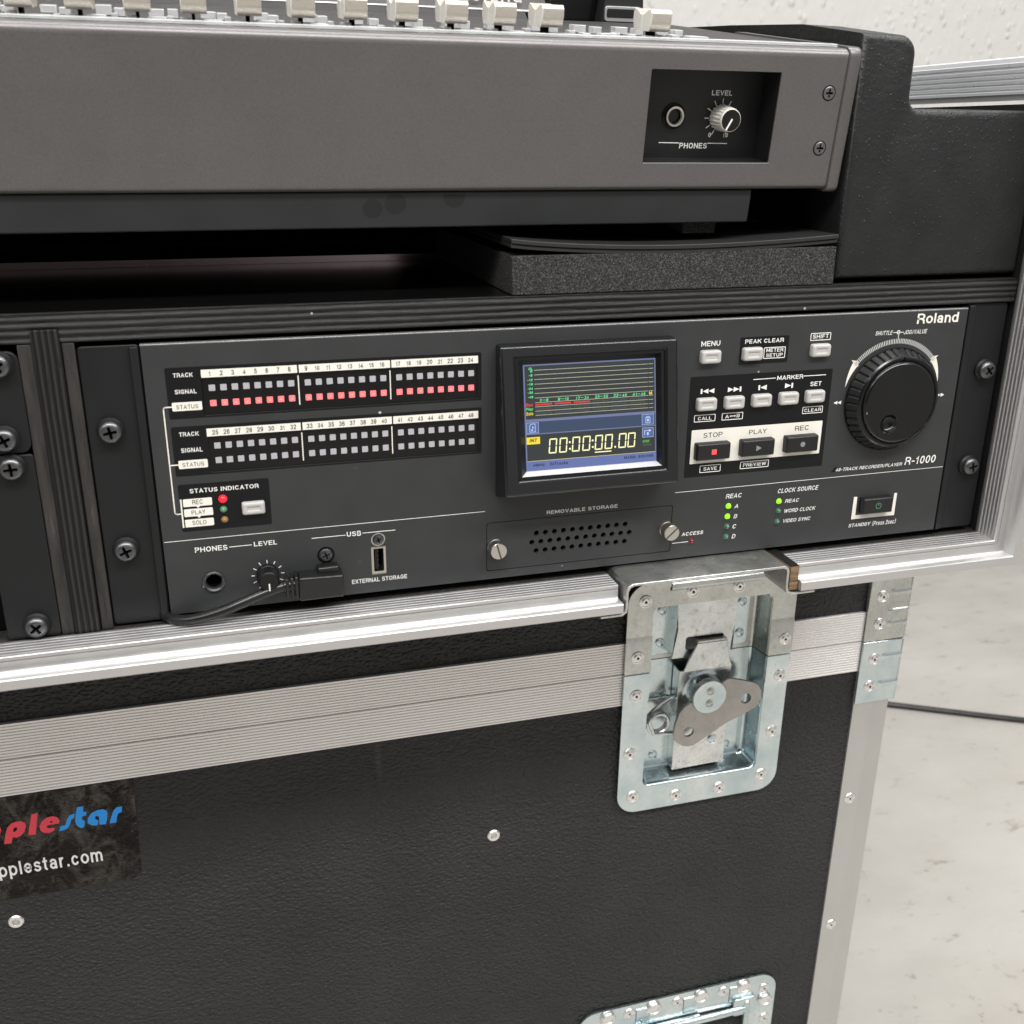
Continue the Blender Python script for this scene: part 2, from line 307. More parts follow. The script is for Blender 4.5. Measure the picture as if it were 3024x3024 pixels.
# ---- a small grotesque stroke alphabet: every glyph is (width, strokes) in a unit box, drawn with a constant pen
def ar(cx, cz, rx, rz, a0, a1, n=None):
    n = n or max(3, int(abs(a1-a0)/22)); return [(cx+rx*math.cos(math.radians(a0+(a1-a0)*i/n)), cz+rz*math.sin(math.radians(a0+(a1-a0)*i/n))) for i in range(n+1)]
OV = lambda cx, cz, rx, rz: ('o', ar(cx, cz, rx, rz, 0, 360, 20)[:-1])
SS = ar(.5, .755, .46, .245, 25, 225) + ar(.5, .255, .5, .255, 55, -155)
GL = {'A': (.74, [[(0, 0), (.5, 1), (1, 0)], [(.2, .3), (.8, .3)]]), 'B': (.68, [[(0, .52), (.62, .52)]+ar(.62, .76, .3, .24, -90, 90, 6)+[(0, 1), (0, 0), (.65, 0)]+ar(.65, .26, .35, .26, -90, 90, 6)]),
 'C': (.74, [ar(.5, .5, .5, .5, 42, 318)]), 'D': (.72, [('o', [(0, 0), (0, 1), (.42, 1)]+ar(.42, .5, .58, .5, 90, -90, 8)[1:])]), 'E': (.62, [[(1, 1), (0, 1), (0, 0), (1, 0)], [(0, .52), (.92, .52)]]),
 'F': (.58, [[(1, 1), (0, 1), (0, 0)], [(0, .5), (.88, .5)]]), 'G': (.77, [ar(.5, .5, .5, .5, 42, 330)+[(1, .44), (.6, .44)]]), 'H': (.72, [[(0, 0), (0, 1)], [(1, 0), (1, 1)], [(0, .52), (1, .52)]]),
 'I': (.22, [[(.5, 0), (.5, 1)]]), 'J': (.54, [[(1, 1), (1, .32)]+ar(.5, .32, .5, .32, -8, -175, 7)]), 'K': (.72, [[(0, 0), (0, 1)], [(1, 1), (.04, .38)], [(.4, .62), (1, 0)]]), 'L': (.58, [[(0, 1), (0, 0), (1, 0)]]),
 'M': (.86, [[(0, 0), (0, 1)], [(.03, 1), (.5, .2), (.97, 1)], [(1, 0), (1, 1)]]), 'N': (.74, [[(0, 0), (0, 1)], [(.06, .94), (.94, .06)], [(1, 0), (1, 1)]]), 'O': (.78, [OV(.5, .5, .5, .5)]), 'P': (.66, [[(0, 0), (0, 1), (.6, 1)]+ar(.6, .73, .4, .27, 80, -90, 7)+[(0, .46)]]),
 'R': (.70, [[(0, 0), (0, 1), (.6, 1)]+ar(.6, .74, .38, .26, 80, -90, 7)+[(0, .48)], [(.6, .46), (.95, .3), (1, 0)]]), 'S': (.68, [SS]), 'T': (.64, [[(0, 1), (1, 1)], [(.5, 1), (.5, 0)]]),
 'U': (.71, [[(0, 1), (0, .38)]+ar(.5, .38, .5, .38, 188, 352, 8)+[(1, 1)]]), 'V': (.70, [[(0, 1), (.5, 0), (1, 1)]]), 'W': (1.08, [[(0, 1), (.25, 0)], [(.25, 0), (.5, .95)], [(.5, .95), (.75, 0)], [(.75, 0), (1, 1)]]), 'X': (.68, [[(0, 0), (1, 1)], [(0, 1), (1, 0)]]),
 'Y': (.68, [[(0, 1), (.5, .44), (1, 1)], [(.5, .44), (.5, 0)]]), 'Z': (.62, [[(0, 1), (1, 1), (0, 0), (1, 0)]]),
 '0': (.56, [OV(.5, .5, .5, .5)]), '1': (.40, [[(.05, .74), (.5, .84), (.72, 1), (.72, 0)]]), '2': (.56, [ar(.5, .71, .5, .29, 172, -32)+[(0, 0), (1, 0)]]), '3': (.56, [ar(.48, .76, .44, .24, 160, -80)+ar(.5, .27, .5, .27, 75, -160)]),
 '4': (.58, [[(.76, 0), (.76, 1), (0, .27), (1, .27)]]), '5': (.56, [[(.92, 1), (.2, 1), (.1, .5)]+ar(.5, .33, .5, .33, 135, -155)]), '6': (.56, [ar(.55, .6, .5, .4, 40, 175)+ar(.5, .31, .5, .31, 180, 530)]), '7': (.54, [[(0, 1), (1, 1), (.62, .55), (.36, 0)]]),
 '8': (.56, [OV(.5, .76, .43, .24), OV(.5, .26, .5, .26)]), '9': (.56, [ar(.45, .4, .5, .4, 220, 355)+ar(.5, .69, .5, .31, 0, 350)]), '-': (.36, [[(0, .4), (1, .4)]]), '/': (.42, [[(0, 0), (1, 1)]]), '.': (.22, [[(.5, 0), (.5, .02)]]), ':': (.22, [[(.5, 0), (.5, .02)], [(.5, .6), (.5, .62)]]),
 '(': (.30, [ar(1, .5, 1, .66, 115, 245)]), ')': (.30, [ar(0, .5, 1, .66, 65, -65)]), ' ': (.24, []),
 'a': (.58, [ar(.46, .52, .4, .2, 155, 10)+[(.88, 0)], OV(.42, .2, .42, .2)]), 'c': (.56, [ar(.5, .36, .5, .36, 42, 318)]), 'd': (.6, [[(1, 0), (1, 1)], OV(.5, .36, .5, .36)]), 'e': (.58, [[(.06, .37), (1, .37)]+ar(.5, .36, .5, .36, 0, 315)]),
 'k': (.52, [[(0, 0), (0, 1)], [(.95, .72), (.05, .25)], [(.4, .42), (1, 0)]]), 'l': (.2, [[(.5, 0), (.5, 1)]]), 'm': (.88, [[(0, 0), (0, .72)], [(0, .4)]+ar(.25, .44, .25, .28, 170, 0, 5)+[(.5, 0)], [(.5, .4)]+ar(.75, .44, .25, .28, 170, 0, 5)+[(1, 0)]]),
 'n': (.56, [[(0, 0), (0, .72)], [(0, .36)]+ar(.5, .4, .5, .32, 175, 0, 7)+[(1, 0)]]), 'o': (.62, [OV(.5, .36, .5, .36)]), 'p': (.6, [[(0, -.28), (0, .72)], OV(.5, .36, .5, .36)]), 'r': (.38, [[(0, 0), (0, .72)], [(0, .3)]+ar(.8, .3, .8, .42, 170, 95, 4)]),
 's': (.52, [[(x, z*.72) for x, z in SS]]), 't': (.36, [[(.45, .95), (.45, .16)]+ar(.8, .16, .35, .16, 190, 270, 3), [(0, .7), (.95, .7)]]), 'w': (.8, [[(0, .72), (.27, 0), (.5, .7), (.73, 0), (1, .72)]]), 'y': (.54, [[(0, .72), (.5, .06)], [(1, .72), (.42, -.2), (.1, -.26)]]), 'z': (.5, [[(0, .72), (1, .72), (0, 0), (1, 0)]])}
def ribbon(P, h, closed):
    n = len(P); V = [Vector(p) for p in P]; L_ = []; R2 = []
    for i in range(n):
        if closed: d1 = (V[i]-V[i-1]).normalized(); d2 = (V[(i+1) % n]-V[i]).normalized()
        else:
            d1 = (V[i]-V[i-1]).normalized() if i else (V[1]-V[0]).normalized(); d2 = (V[i+1]-V[i]).normalized() if i < n-1 else d1
        n1 = Vector((-d1.y, d1.x)); n2 = Vector((-d2.y, d2.x)); m_ = n1+n2
        m_ = n1 if m_.length < 1e-4 else m_.normalized(); k = h/max(0.45, m_.dot(n1))
        q = V[i].copy()
        if not closed and i == 0: q -= d1*h
        if not closed and i == n-1: q += d1*h
        L_.append(q+m_*k); R2.append(q-m_*k)
    f = [(i, n+i, n+(i+1) % n, (i+1) % n) for i in range(n if closed else n-1)]
    return L_+R2, f
TXT = {}
def text_mesh(s, pen=0.2, shear=0.0, space=0.10):
    k = (s, pen, shear, space)
    if k not in TXT:
        v = []; f = []; x = 0.0; h = pen/2
        for ch in s:
            w, strokes = GL[ch]; lay = 0
            for st in strokes:
                closed = st[0] == 'o'; P = st[1] if closed else st
                P = [(x+h+a*(max(w, pen+0.001)-pen), h+b_*(1-pen)) for a, b_ in P]
                V, F = ribbon(P, h, closed); o = len(v)
                v += [(p.x+p.y*shear, p.y, lay) for p in V]; f += [tuple(o+a for a in q) for q in F]; lay += 1
            x += w+space
        TXT[k] = (v, f)
    return TXT[k]
def rrect(x0, x1, z0, z1, r, n=4, corners=(1, 1, 1, 1)):
    # corners: bottom-left, bottom-right, top-right, top-left
    pts = []
    for (cx, cz, a0, on, px, pz) in ((x0+r, z0+r, 180, corners[0], x0, z0), (x1-r, z0+r, 270, corners[1], x1, z0), (x1-r, z1-r, 0, corners[2], x1, z1), (x0+r, z1-r, 90, corners[3], x0, z1)):
        if on and r > 0:
            for i in range(n+1):
                a = math.radians(a0+90*i/n); pts.append((cx+r*math.cos(a), cz+r*math.sin(a)))
        else: pts.append((px, pz))
    return pts
def circ(cx, cz, r, n=24, rz=None):
    return [(cx+r*math.cos(2*math.pi*i/n), cz+(rz or r)*math.sin(2*math.pi*i/n)) for i in range(n)]
class MB:
    def __init__(s, xf=None): s.v = []; s.f = []; s.mi = []; s.mats = []; s.xf = xf
    def m(s, k):
        if k not in s.mats: s.mats.append(k)
        return s.mats.index(k)
    def put(s, verts, faces, k):
        o = len(s.v); i = s.m(k)
        for p in verts:
            q = Vector(p)
            if s.xf: q = s.xf @ q
            s.v.append(q)
        for f in faces: s.f.append(tuple(o+a for a in f)); s.mi.append(i)
    def box(s, x0, x1, y0, y1, z0, z1, k):
        v = [(x, y, z) for x in (x0, x1) for y in (y0, y1) for z in (z0, z1)]
        s.put(v, [(0, 1, 3, 2), (4, 6, 7, 5), (0, 4, 5, 1), (2, 3, 7, 6), (0, 2, 6, 4), (1, 5, 7, 3)], k)
    def flat(s, pts, y, k):                                   # face looking towards -y
        s.put([(a, y, b) for a, b in pts], [tuple(range(len(pts)))], k)
    def rect(s, x0, x1, z0, z1, y, k): s.flat([(x0, z0), (x1, z0), (x1, z1), (x0, z1)], y, k)
    def prism(s, pts, y0, y1, k, kside=None, inset=0.0):      # extruded outline, front at y0
        n = len(pts)
        v = [(a, y0, b) for a, b in pts] + [(a, y1, b) for a, b in pts]
        s.put(v, [tuple(range(n))], k)
        o = len(s.v)-2*n; i = s.m(kside or k)
        s.f.append(tuple(o+n+j for j in reversed(range(n)))); s.mi.append(i)
        for j in range(n):
            s.f.append((o+j, o+n+j, o+n+(j+1) % n, o+(j+1) % n)); s.mi.append(i)
    def plate(s, outer, holes, y0, y1, k):                    # plate with holes
        v, f = curve_mesh([outer]+list(holes), abs(y1-y0)/2)
        s.put([(a, (y0+y1)/2-c, b) for a, b, c in v], f, k)
    def sheet(s, outer, holes, y, k):
        v, f = curve_mesh([outer]+list(holes), 0.0)
        s.put([(a, y, b) for a, b, c in v], f, k)
    def lathe(s, prof, cx, cz, k, seg=32, rf=None, cap=True):  # profile (radius, y), first point at the back
        v = []; f = []
        for r, y in prof:
            for i in range(seg):
                a = 2*math.pi*i/seg; rr = r*(rf(i, y) if rf else 1)
                v.append((cx+rr*math.cos(a), y, cz+rr*math.sin(a)))
        for j in range(len(prof)-1):
            for i in range(seg):
                a, b = j*seg+i, j*seg+(i+1) % seg; f.append((a, b, b+seg, a+seg))
        if cap:
            f.append(tuple((len(prof)-1)*seg+i for i in range(seg)))
        s.put(v, f, k)
    def tube(s, pts, r, k, seg=10, cap=True):
        pts = [Vector(p) for p in pts]; v = []; f = []
        up = Vector((0, 0, 1)); n = len(pts)
        rr = r if isinstance(r, (list, tuple)) else [r]*n
        prev = None
        for i, p in enumerate(pts):
            t_ = (pts[min(i+1, n-1)]-pts[max(i-1, 0)]).normalized()
            a = prev if prev is not None else (up if abs(t_.z) < 0.9 else Vector((1, 0, 0)))
            a = (a - t_*a.dot(t_)).normalized(); b = t_.cross(a); prev = a
            for j in range(seg):
                w = 2*math.pi*j/seg; v.append(p+(a*math.cos(w)+b*math.sin(w))*rr[i])
        for i in range(n-1):
            for j in range(seg):
                q, w = i*seg+j, i*seg+(j+1) % seg; f.append((q, w, w+seg, q+seg))
        if cap: f.append(tuple(reversed(range(seg)))); f.append(tuple((n-1)*seg+j for j in range(seg)))
        s.put(v, f, k)
    def sweep(s, sections, k, closed=True, caps=True):        # list of equal-length vertex rings
        n = len(sections[0]); v = [p for q in sections for p in q]; f = []
        for i in range(len(sections)-1):
            for j in range(n if closed else n-1):
                a, b = i*n+j, i*n+(j+1) % n; f.append((a, b, b+n, a+n))
        if closed and caps: f.append(tuple(reversed(range(n)))); f.append(tuple((len(sections)-1)*n+j for j in range(n)))
        s.put(v, f, k)
    def text(s, txt, x0, x1, z0, z1, y, k, pen=0.2, shear=0.0, space=0.15):   # fitted to a box
        v, f = text_mesh(txt, pen, shear, space)
        a0 = min(p[0] for p in v); a1 = max(p[0] for p in v); b0 = min(p[1] for p in v); b1 = max(p[1] for p in v)
        s.put([(x0+(p[0]-a0)/(a1-a0)*(x1-x0), y-0.012*p[2], z0+(p[1]-b0)/(b1-b0)*(z1-z0)) for p in v], f, k)
    def textc(s, txt, xc, z0, z1, y, k, xs=0.85, pen=0.15, shear=0.0):        # centred
        v, f = text_mesh(txt, pen, shear, 0.12)
        a0 = min(p[0] for p in v); a1 = max(p[0] for p in v); b0 = min(p[1] for p in v); b1 = max(p[1] for p in v)
        q = (z1-z0)/(b1-b0)
        s.put([(xc+(p[0]-(a0+a1)/2)*q*xs, y-0.012*p[2], z0+(p[1]-b0)*q) for p in v], f, k)
    def line(s, pts, w, y, k):                                 # painted line of width w
        for (ax, az), (bx, bz) in zip(pts, pts[1:]):
            d = math.hypot(bx-ax, bz-az); ux, uz = (bx-ax)/d, (bz-az)/d; h = w/2
            s.flat([(ax-ux*h*0.6+uz*h, az-uz*h*0.6-ux*h), (bx+ux*h*0.6+uz*h, bz+uz*h*0.6-ux*h), (bx+ux*h*0.6-uz*h, bz+uz*h*0.6+ux*h), (ax-ux*h*0.6-uz*h, az-uz*h*0.6+ux*h)], y, k)
    def frame(s, x0, x1, z0, z1, w, y, k):
        s.sheet(rrect(x0, x1, z0, z1, w*1.1, 2), [rrect(x0+w, x1-w, z0+w, z1-w, w*0.5, 2)], y, k)
    def mesh(s, name, origin=(0, 0, 0), angle=35, fix=True):
        o = Vector(origin)
        me = bpy.data.meshes.new(name)
        me.from_pydata([((p-o)*S)[:] for p in s.v], [], s.f)
        for k in s.mats: me.materials.append(MAT[k])
        me.polygons.foreach_set('material_index', s.mi)
        me.update()
        me.polygons.foreach_set('use_smooth', [True]*len(me.polygons))
        me.set_sharp_from_angle(angle=math.radians(angle))
        return me
ORG = {}
def place(name, me, parent=None, pos=(0, 0, 0), bevel=0.0, seg=2):
    o = bpy.data.objects.new(name, me); COL.objects.link(o)
    base = ORG[parent.name] if parent else Vector((0, 0, 0))
    o.location = (Vector(pos)-base)*S; ORG[o.name] = Vector(pos)
    if parent: o.parent = parent
    if bevel:
        b = o.modifiers.new('edge_bevel', 'BEVEL'); b.width = bevel*S; b.segments = seg; b.limit_method = 'ANGLE'; b.angle_limit = math.radians(50)
        b.use_clamp_overlap = True
    return o
def part(name, mb, parent, bevel=0.0, seg=2, pos=None, label=None, angle=35):
    base = ORG[parent.name]
    o = place(name, mb.mesh(name, base, angle), parent, base, bevel, seg)
    if label: o['label'] = label
    return o
def inst(name, me, parent, pos, bevel=0.0, rot=None, label=None):
    o = place(name, me, parent, pos, bevel)
    if rot: o.rotation_euler = rot
    if label: o['label'] = label
    return o
def tag(o, label, cat=None, group=None, kind=None):
    o['label'] = label
    if cat: o['category'] = cat
    if group: o['group'] = group
    if kind: o['kind'] = kind
def thing(name, pos, label, cat, group=None):
    o = bpy.data.objects.new(name, None); COL.objects.link(o); o.empty_display_size = 0.02
    o.location = Vector(pos)*S; ORG[o.name] = Vector(pos); tag(o, label, cat, group); return o

# ================================================================== THE SETTING
fl = MB(); fl.put([(-6000, -6000, -780), (6000, -6000, -780), (6000, 1450, -780), (-6000, 1450, -780)], [(0, 1, 2, 3)], 'floor')
o = place('floor', fl.mesh('floor')); o['kind'] = 'structure'
wa = MB(); wa.box(-6000, 6000, 1450, 1570, -780, 2200, 'wall')
o = place('wall', wa.mesh('wall')); tag(o, 'rough white plastered wall behind the equipment cases', 'wall')
cb = MB()
pts = []
for i in range(25):
    u = i/24; x = 500+u*1300; y = 833-0.504*(x-905)+10*math.sin(u*9); pts.append((x, y, -775))
cb.tube(pts, 5.0, 'cable', 10)
o = place('floor_cable', cb.mesh('floor_cable')); tag(o, 'thin black cable lying across the pale floor beside the cases', 'cable')

# ================================================================== LOWER FLIGHT CASE
case = thing('flight_case', (0, 100, -191.9), 'black leather-grained flight case at the bottom with ribbed aluminium bands and butterfly latch', 'flight case')
case.rotation_euler = (0, 0.0053, 0)
XR = 283.5; XL = -620; YB = 760
b = MB()
ww = rrect(80.0, 175.0, -286.0, -192.5, 4)
b.plate([(XL, -660), (252, -660), (252, -214), (176.5, -214), (176.5, -287.5), (78.5, -287.5), (78.5, -214), (XL, -214)], [], 101.5, 111, 'leather')
b.box(XL, XR, 125, YB, -660, -193, 'leather')
part('case_body', b, case)
b = MB(); b.plate([(XL, -170), (78.5, -170), (78.5, -140), (176.5, -140), (176.5, -170), (252, -170), (252, -86), (XL, -86)], [], 101.5, 111, 'leather')
b.box(XL, XR, 125, YB, -191.5, -86, 'leather')
part('case_lid', b, case)
def ribbed(z0, z1, n, y, x0, x1):
    m_ = MB(); prof = [(z0, y+2.4)]
    p = (z1-z0)/n
    for i in range(n):
        a = z0+i*p
        prof += [(a+0.05*p, y+0.55), (a+0.24*p, y), (a+0.76*p, y), (a+0.95*p, y+0.55)]
    prof += [(z1, y+2.4)]
    m_.sweep([[(x, q[1], q[0]) for q in prof] for x in (x0, x1)], 'alu_band', closed=True)
    return m_
for nm, z0, z1 in (('lid_edge_band', -191.6, -168.2), ('body_edge_band', -216.6, -192.1)):
    m_ = ribbed(z0, z1, 12, 99.4, XL, 67); m2 = ribbed(z0, z1, 12, 99.4, 187, 254)
    o_ = len(m_.v); m_.v += m2.v; m_.f += [tuple(o_+i for i in f) for f in m2.f]; m_.mi += m2.mi
    part(nm, m_, case)
# upright corner extrusion
b = MB()
prof = [(252, 101.3), (252.3, 100.0), (253, 99.6), (265.2, 99.6), (266.2, 99.2), (267.6, 99.2), (268.6, 99.7), (281, 99.9), (283.2, 100.8), (284, 103), (284, 130), (252, 130)]
b.sweep([[(x, y, z) for x, y in prof] for z in (-660, -193)], 'alu_z')
b.sweep([[(x, y, z) for x, y in prof] for z in (-191.3, -86)], 'alu_z')
corner = part('corner_extrusion', b, case)
# rivet (shared mesh, axis along y, front towards -y)
rv = MB()
rv.lathe([(4.7, 0.2), (4.75, -0.25), (4.4, -0.7), (3.6, -0.85), (3.3, -0.6), (2.6, -1.1), (1.6, -1.25), (0.95, -1.0), (0.9, -0.2)], 0, 0, 'rivet', 24, cap=False)
rv.lathe([(0.95, -0.35), (0.02, -0.35)], 0, 0, 'void', 12)
RIV = rv.mesh('rivet')
for z in (-329.4, -452.1, -575.0): inst('rivet', RIV, corner, (260.7, 99.6, z))
# corner braces across the lid joint
def brace(name, z0, z1, k, ribs, rivs, label):
    b = MB()
    for i in range(1):
        b.prism([(251.5, z0), (285.2, z0), (285.2, z1), (251.5, z1)], 97.6, 98.9, k)
        b.box(285.2, 286.4, 97.6, 150, z0, z1, k)
    for rz, h in ribs:
        n = 8; sec = []
        for x, s_ in ((268.5, 0.05), (270.5, 0.6), (273, 1), (283.0, 1), (285.6, 0.55)):
            sec.append([(x, 97.65-1.15*s_*math.sin(math.pi*j/n), rz-h/2+h*j/n) for j in range(n+1)])
        b.sweep(sec, k, closed=False)
    o = part(name, b, case, bevel=0.5)
    for x, z in rivs: inst('rivet', RIV, o, (x, 97.6, z))
    if label: o['label'] = label
    return o
brace('corner_brace', -192.0, -138, 'zinc_old', ((-168.5, 3.6), (-153.5, 6.0), (-178.4, 5.4)), ((262.3, -156.2), (262.7, -178.2)), 'upper brace, dulled zinc')
brace('corner_brace', -243.6, -192.7, 'zinc', ((-205.5, 5.6), (-228.2, 5.6)), ((262.6, -207.0), (262.0, -229.4)), 'lower brace, bright zinc')
# panel screws
ps = MB(); ps.lathe([(4.6, 0.5), (4.6, -0.5), (4.0, -1.1), (2.2, -1.3), (1.9, -0.6)], 0, 0, 'rivet', 22, cap=False)
ps.lathe([(1.95, -0.9), (0.02, -0.7)], 0, 0, 'zinc_old', 6)
PSC = ps.mesh('panel_screw')
for x, z in ((-332.6, -307.4), (-26.8, -306.4)): inst('panel_screw', PSC, case, (x, 101.4, z))

# ---- butterfly latch
SE = -191.6
lt = MB()
def dish_half(m_, z0, z1, k, top):
    outer_lo = rrect(63.3, 190.6, -304.4, SE-0.35, 15, 8, (1, 1, 0, 0)); outer_hi = rrect(63.3, 190.6, SE+0.35, -124.6, 15, 8, (0, 0, 1, 1))
    if top:
        out = outer_hi; inn = rrect(82, 172.5, SE, -143, 5, 5, (0, 0, 1, 1))
        ring = [(63.3, SE+0.35)]
        # U-shaped flange
        path = [(82, SE+0.35), (63.3, SE+0.35)]
        poly = [(172.5, SE+0.35), (190.6, SE+0.35)] + [p for p in out if p[1] > SE+0.4] + [(63.3, SE+0.35), (82, SE+0.35)] + [p for p in reversed(inn) if p[1] > SE+0.4]
    else:
        out = outer_lo; inn = rrect(82, 172.5, -284, SE, 5, 5, (1, 1, 0, 0))
        poly = [(82, SE-0.35), (63.3, SE-0.35)] + [p for p in out if p[1] < SE-0.4] + [(190.6, SE-0.35), (172.5, SE-0.35)] + [p for p in reversed(inn) if p[1] < SE-0.4]
    m_.plate(poly, [], 97.2, 98.6, k)
    # sloping wall and dish floor
    wall = [p for p in inn]
    cz = (-143-284)/2; cx = 127.25
    def shrink(p, d): return (p[0]+(d if p[0] < cx else -d), p[1]+((-d if p[1] > cz else d) if abs(p[1]-SE) > 0.6 else 0))
    seq = [p for p in inn if abs(p[1]-SE) > 0.6]
    if top: seq = [(172.5, SE+0.35)]+seq+[(82, SE+0.35)]
    else: seq = [(82, SE-0.35)]+seq+[(172.5, SE-0.35)]
    sec = []
    for d, y in ((-1.2, 97.2), (-0.3, 97.5), (0.4, 98.4), (0.9, 100.5), (2.6, 111.5), (3.6, 113.2), (5.0, 113.8)):
        sec.append([(shrink(p, d)[0], y, shrink(p, d)[1]) for p in seq])
    m_.sweep(sec, k, closed=False)
    q = [shrink(p, 5.0) for p in seq]
    m_.flat(q if not top else q, 113.8, k)
dish_half(lt, 0, 0, 'zinc_old', True); dish_half(lt, 0, 0, 'zinc', False)
# pressed steps over the ribbed bands, on both flanges
for xa, xb, za, zb, k in ((63.2, 82.3, -213.5, SE-0.5, 'zinc'), (172.2, 190.7, -216.0, SE-0.5, 'zinc'), (63.2, 82.3, SE+0.5, -163.5, 'zinc_old'), (172.2, 190.7, SE+0.5, -163.0, 'zinc_old')):
    top = k == 'zinc_old'
    zs = [za, za, zb-4, zb] if top else [za, za+4, zb, zb]
    ys = [97.25, 96.4, 96.4, 97.25]
    lt.sweep([[(x, y, z) for z, y in zip(zs, ys)] for x in (xa, xb)], k, closed=True)
latch = part('butterfly_latch', lt, case)
for x, z in ((75.7, -137.7), (110, -134.1), (144.7, -134.2), (184.6, -179.1), (183.7, -208.2), (182.8, -254.6), (177.6, -290.7), (143.8, -296.0), (109, -296.1), (75.1, -291.1), (70.8, -254.9), (72.7, -208.2), (72.0, -178.6)):
    inst('rivet', RIV, latch, (x, 96.4 if -216 < z < -166 else 97.2, z))
sr = MB(); sr.lathe([(3.6, 0.3), (3.5, -0.7), (2.8, -1.0), (2.3, -0.7), (0.05, -1.2)], 0, 0, 'zinc', 18)
SRV = sr.mesh('spot_rivet')
for x, z in ((95.3, -153.3), (95.0, -178.0), (156.8, -154.0), (156.8, -178.2)): inst('spot_rivet', SRV, latch, (x, 112.2, z))
kp = MB()       # keeper plate on the lid half, with catch slot
kp.prism(rrect(88.5, 104.5, -187.5, -146.5, 3), 112.0, 113.2, 'zinc'); kp.prism(rrect(148.5, 163.5, -187.5, -146.5, 3), 112.0, 113.2, 'zinc')
kp.plate([(102.5, -144.5), (147.5, -144.5), (147.5, -165), (145.0, -187.0), (101.0, -187.0), (104.2, -165)], [rrect(110.5, 139.5, -181.5, -171.5, 2)], 103.0, 104.6, 'zinc_worn')
kp.sweep([[(104.2, 103.3, -145), (101.0, 103.3, -186.8)], [(103.2, 112.3, -146), (103.2, 112.3, -187)]], 'zinc', closed=False)
kp.sweep([[(147.5, 103.3, -187), (147.6, 103.3, -145)], [(148.4, 112.3, -187), (148.4, 112.3, -146)]], 'zinc', closed=False)
kp.box(103.5, 147.5, 103.2, 113, -145.5, -144.4, 'zinc_old')
part('keeper_plate', kp, latch, bevel=0.6)
hk = MB()       # hook and its sliding plate
hk.prism([(108.5, -196.6), (146, -196.6), (143.5, -190), (140.5, -175.2), (117.5, -175.2), (112, -187)], 98.6, 100.2, 'zinc_worn')
hk.prism([(117.5, -175.2), (140.5, -175.2), (140.0, -173.4), (118, -173.4)], 98.6, 106, 'zinc_old')
hk.plate([(107.4, -278.3), (107.9, -198.2), (147.6, -197.7), (148.4, -277.5)], [circ(128, -216, 14.0, 24)], 103.2, 104.8, 'zinc_worn')
hk.box(107.5, 108.8, 103.3, 113, -278, -197.5, 'zinc'); hk.box(147.2, 148.4, 103.3, 113, -277.5, -197, 'zinc')
hk.prism(rrect(86.5, 107.8, -277.5, -222, 3), 112.2, 113.3, 'zinc'); hk.prism(rrect(148.2, 163.5, -277.0, -222, 3), 112.2, 113.3, 'zinc')
part('hook', hk, latch, bevel=0.5)
for x, z, y in ((95.9, -269.2, 112.3), (154.2, -269.8, 112.3), (137.6, -257.2, 103.2)): inst('spot_rivet', SRV, latch, (x, y, z))
hb = MB()       # turning hub
hb.lathe([(15.5, 104), (15.5, 102.2), (13.4, 101.6), (13.2, 93.0), (12.5, 91.6), (0.05, 91.6)], 126.7, -214.8, 'zinc', 40)

for z in (-210.1, -219.6): hb.lathe([(3.1, 91.58), (2.9, 91.2), (2.5, 91.3), (2.2, 91.45), (1.5, 91.1), (0.05, 91.0)], 126.8, z, 'zinc_old', 18)
part('hub', hb, latch)
wg = MB()
wpts = [(100.4, -240.6), (102.3, -246.5), (107.8, -250.9), (112.5, -252.2), (116.7, -252.0), (125, -247.2), (141.4, -237.3), (153, -233.2), (164.3, -227.7), (167.2, -221.5), (166.7, -215.0), (164.2, -210.8), (159.9, -207.7), (150, -204.4), (141.9, -202.0), (138.5, -202.2), (135.5, -204.1), (124, -210.2), (112.8, -216.7), (107.5, -219.6), (103.9, -223.8), (101.5, -232)]
wpts = [(x+1.9, z-2.1) for x, z in wpts]
wg.plate(wpts, [circ(113.9, -242.3, 4.1, 22), circ(157.1, -222.0, 4.1, 22)], 94.4, 96.6, 'zinc_dull')
part('wing_handle', wg, latch, bevel=0.6)
spg = MB()
pts = [(106, 108, -220.5), (97, 106.5, -224), (90, 105.5, -228.5)]
for i in range(0, 56):
    a = math.radians(140+i*20); pts.append((93.2+8.0*math.cos(a), 105.2-i*0.085, -236.3+8.0*math.sin(a)))
pts += [(90, 100.8, -243.9), (97, 100.6, -244.5), (106, 101, -245.2)]
spg.tube(pts, 1.35, 'steel', 10)
part('spring', spg, latch); spg = MB()
spg.tube([(146, 104, -243), (152, 104, -243), (158, 104, -240.5), (161, 104.5, -236.5), (160.5, 106, -231)], 1.15, 'steel', 8); spg.tube([(146, 106, -240), (153, 106, -240), (157, 106, -237), (158.5, 106.5, -232)], 1.15, 'steel', 8)
part('spring', spg, latch)

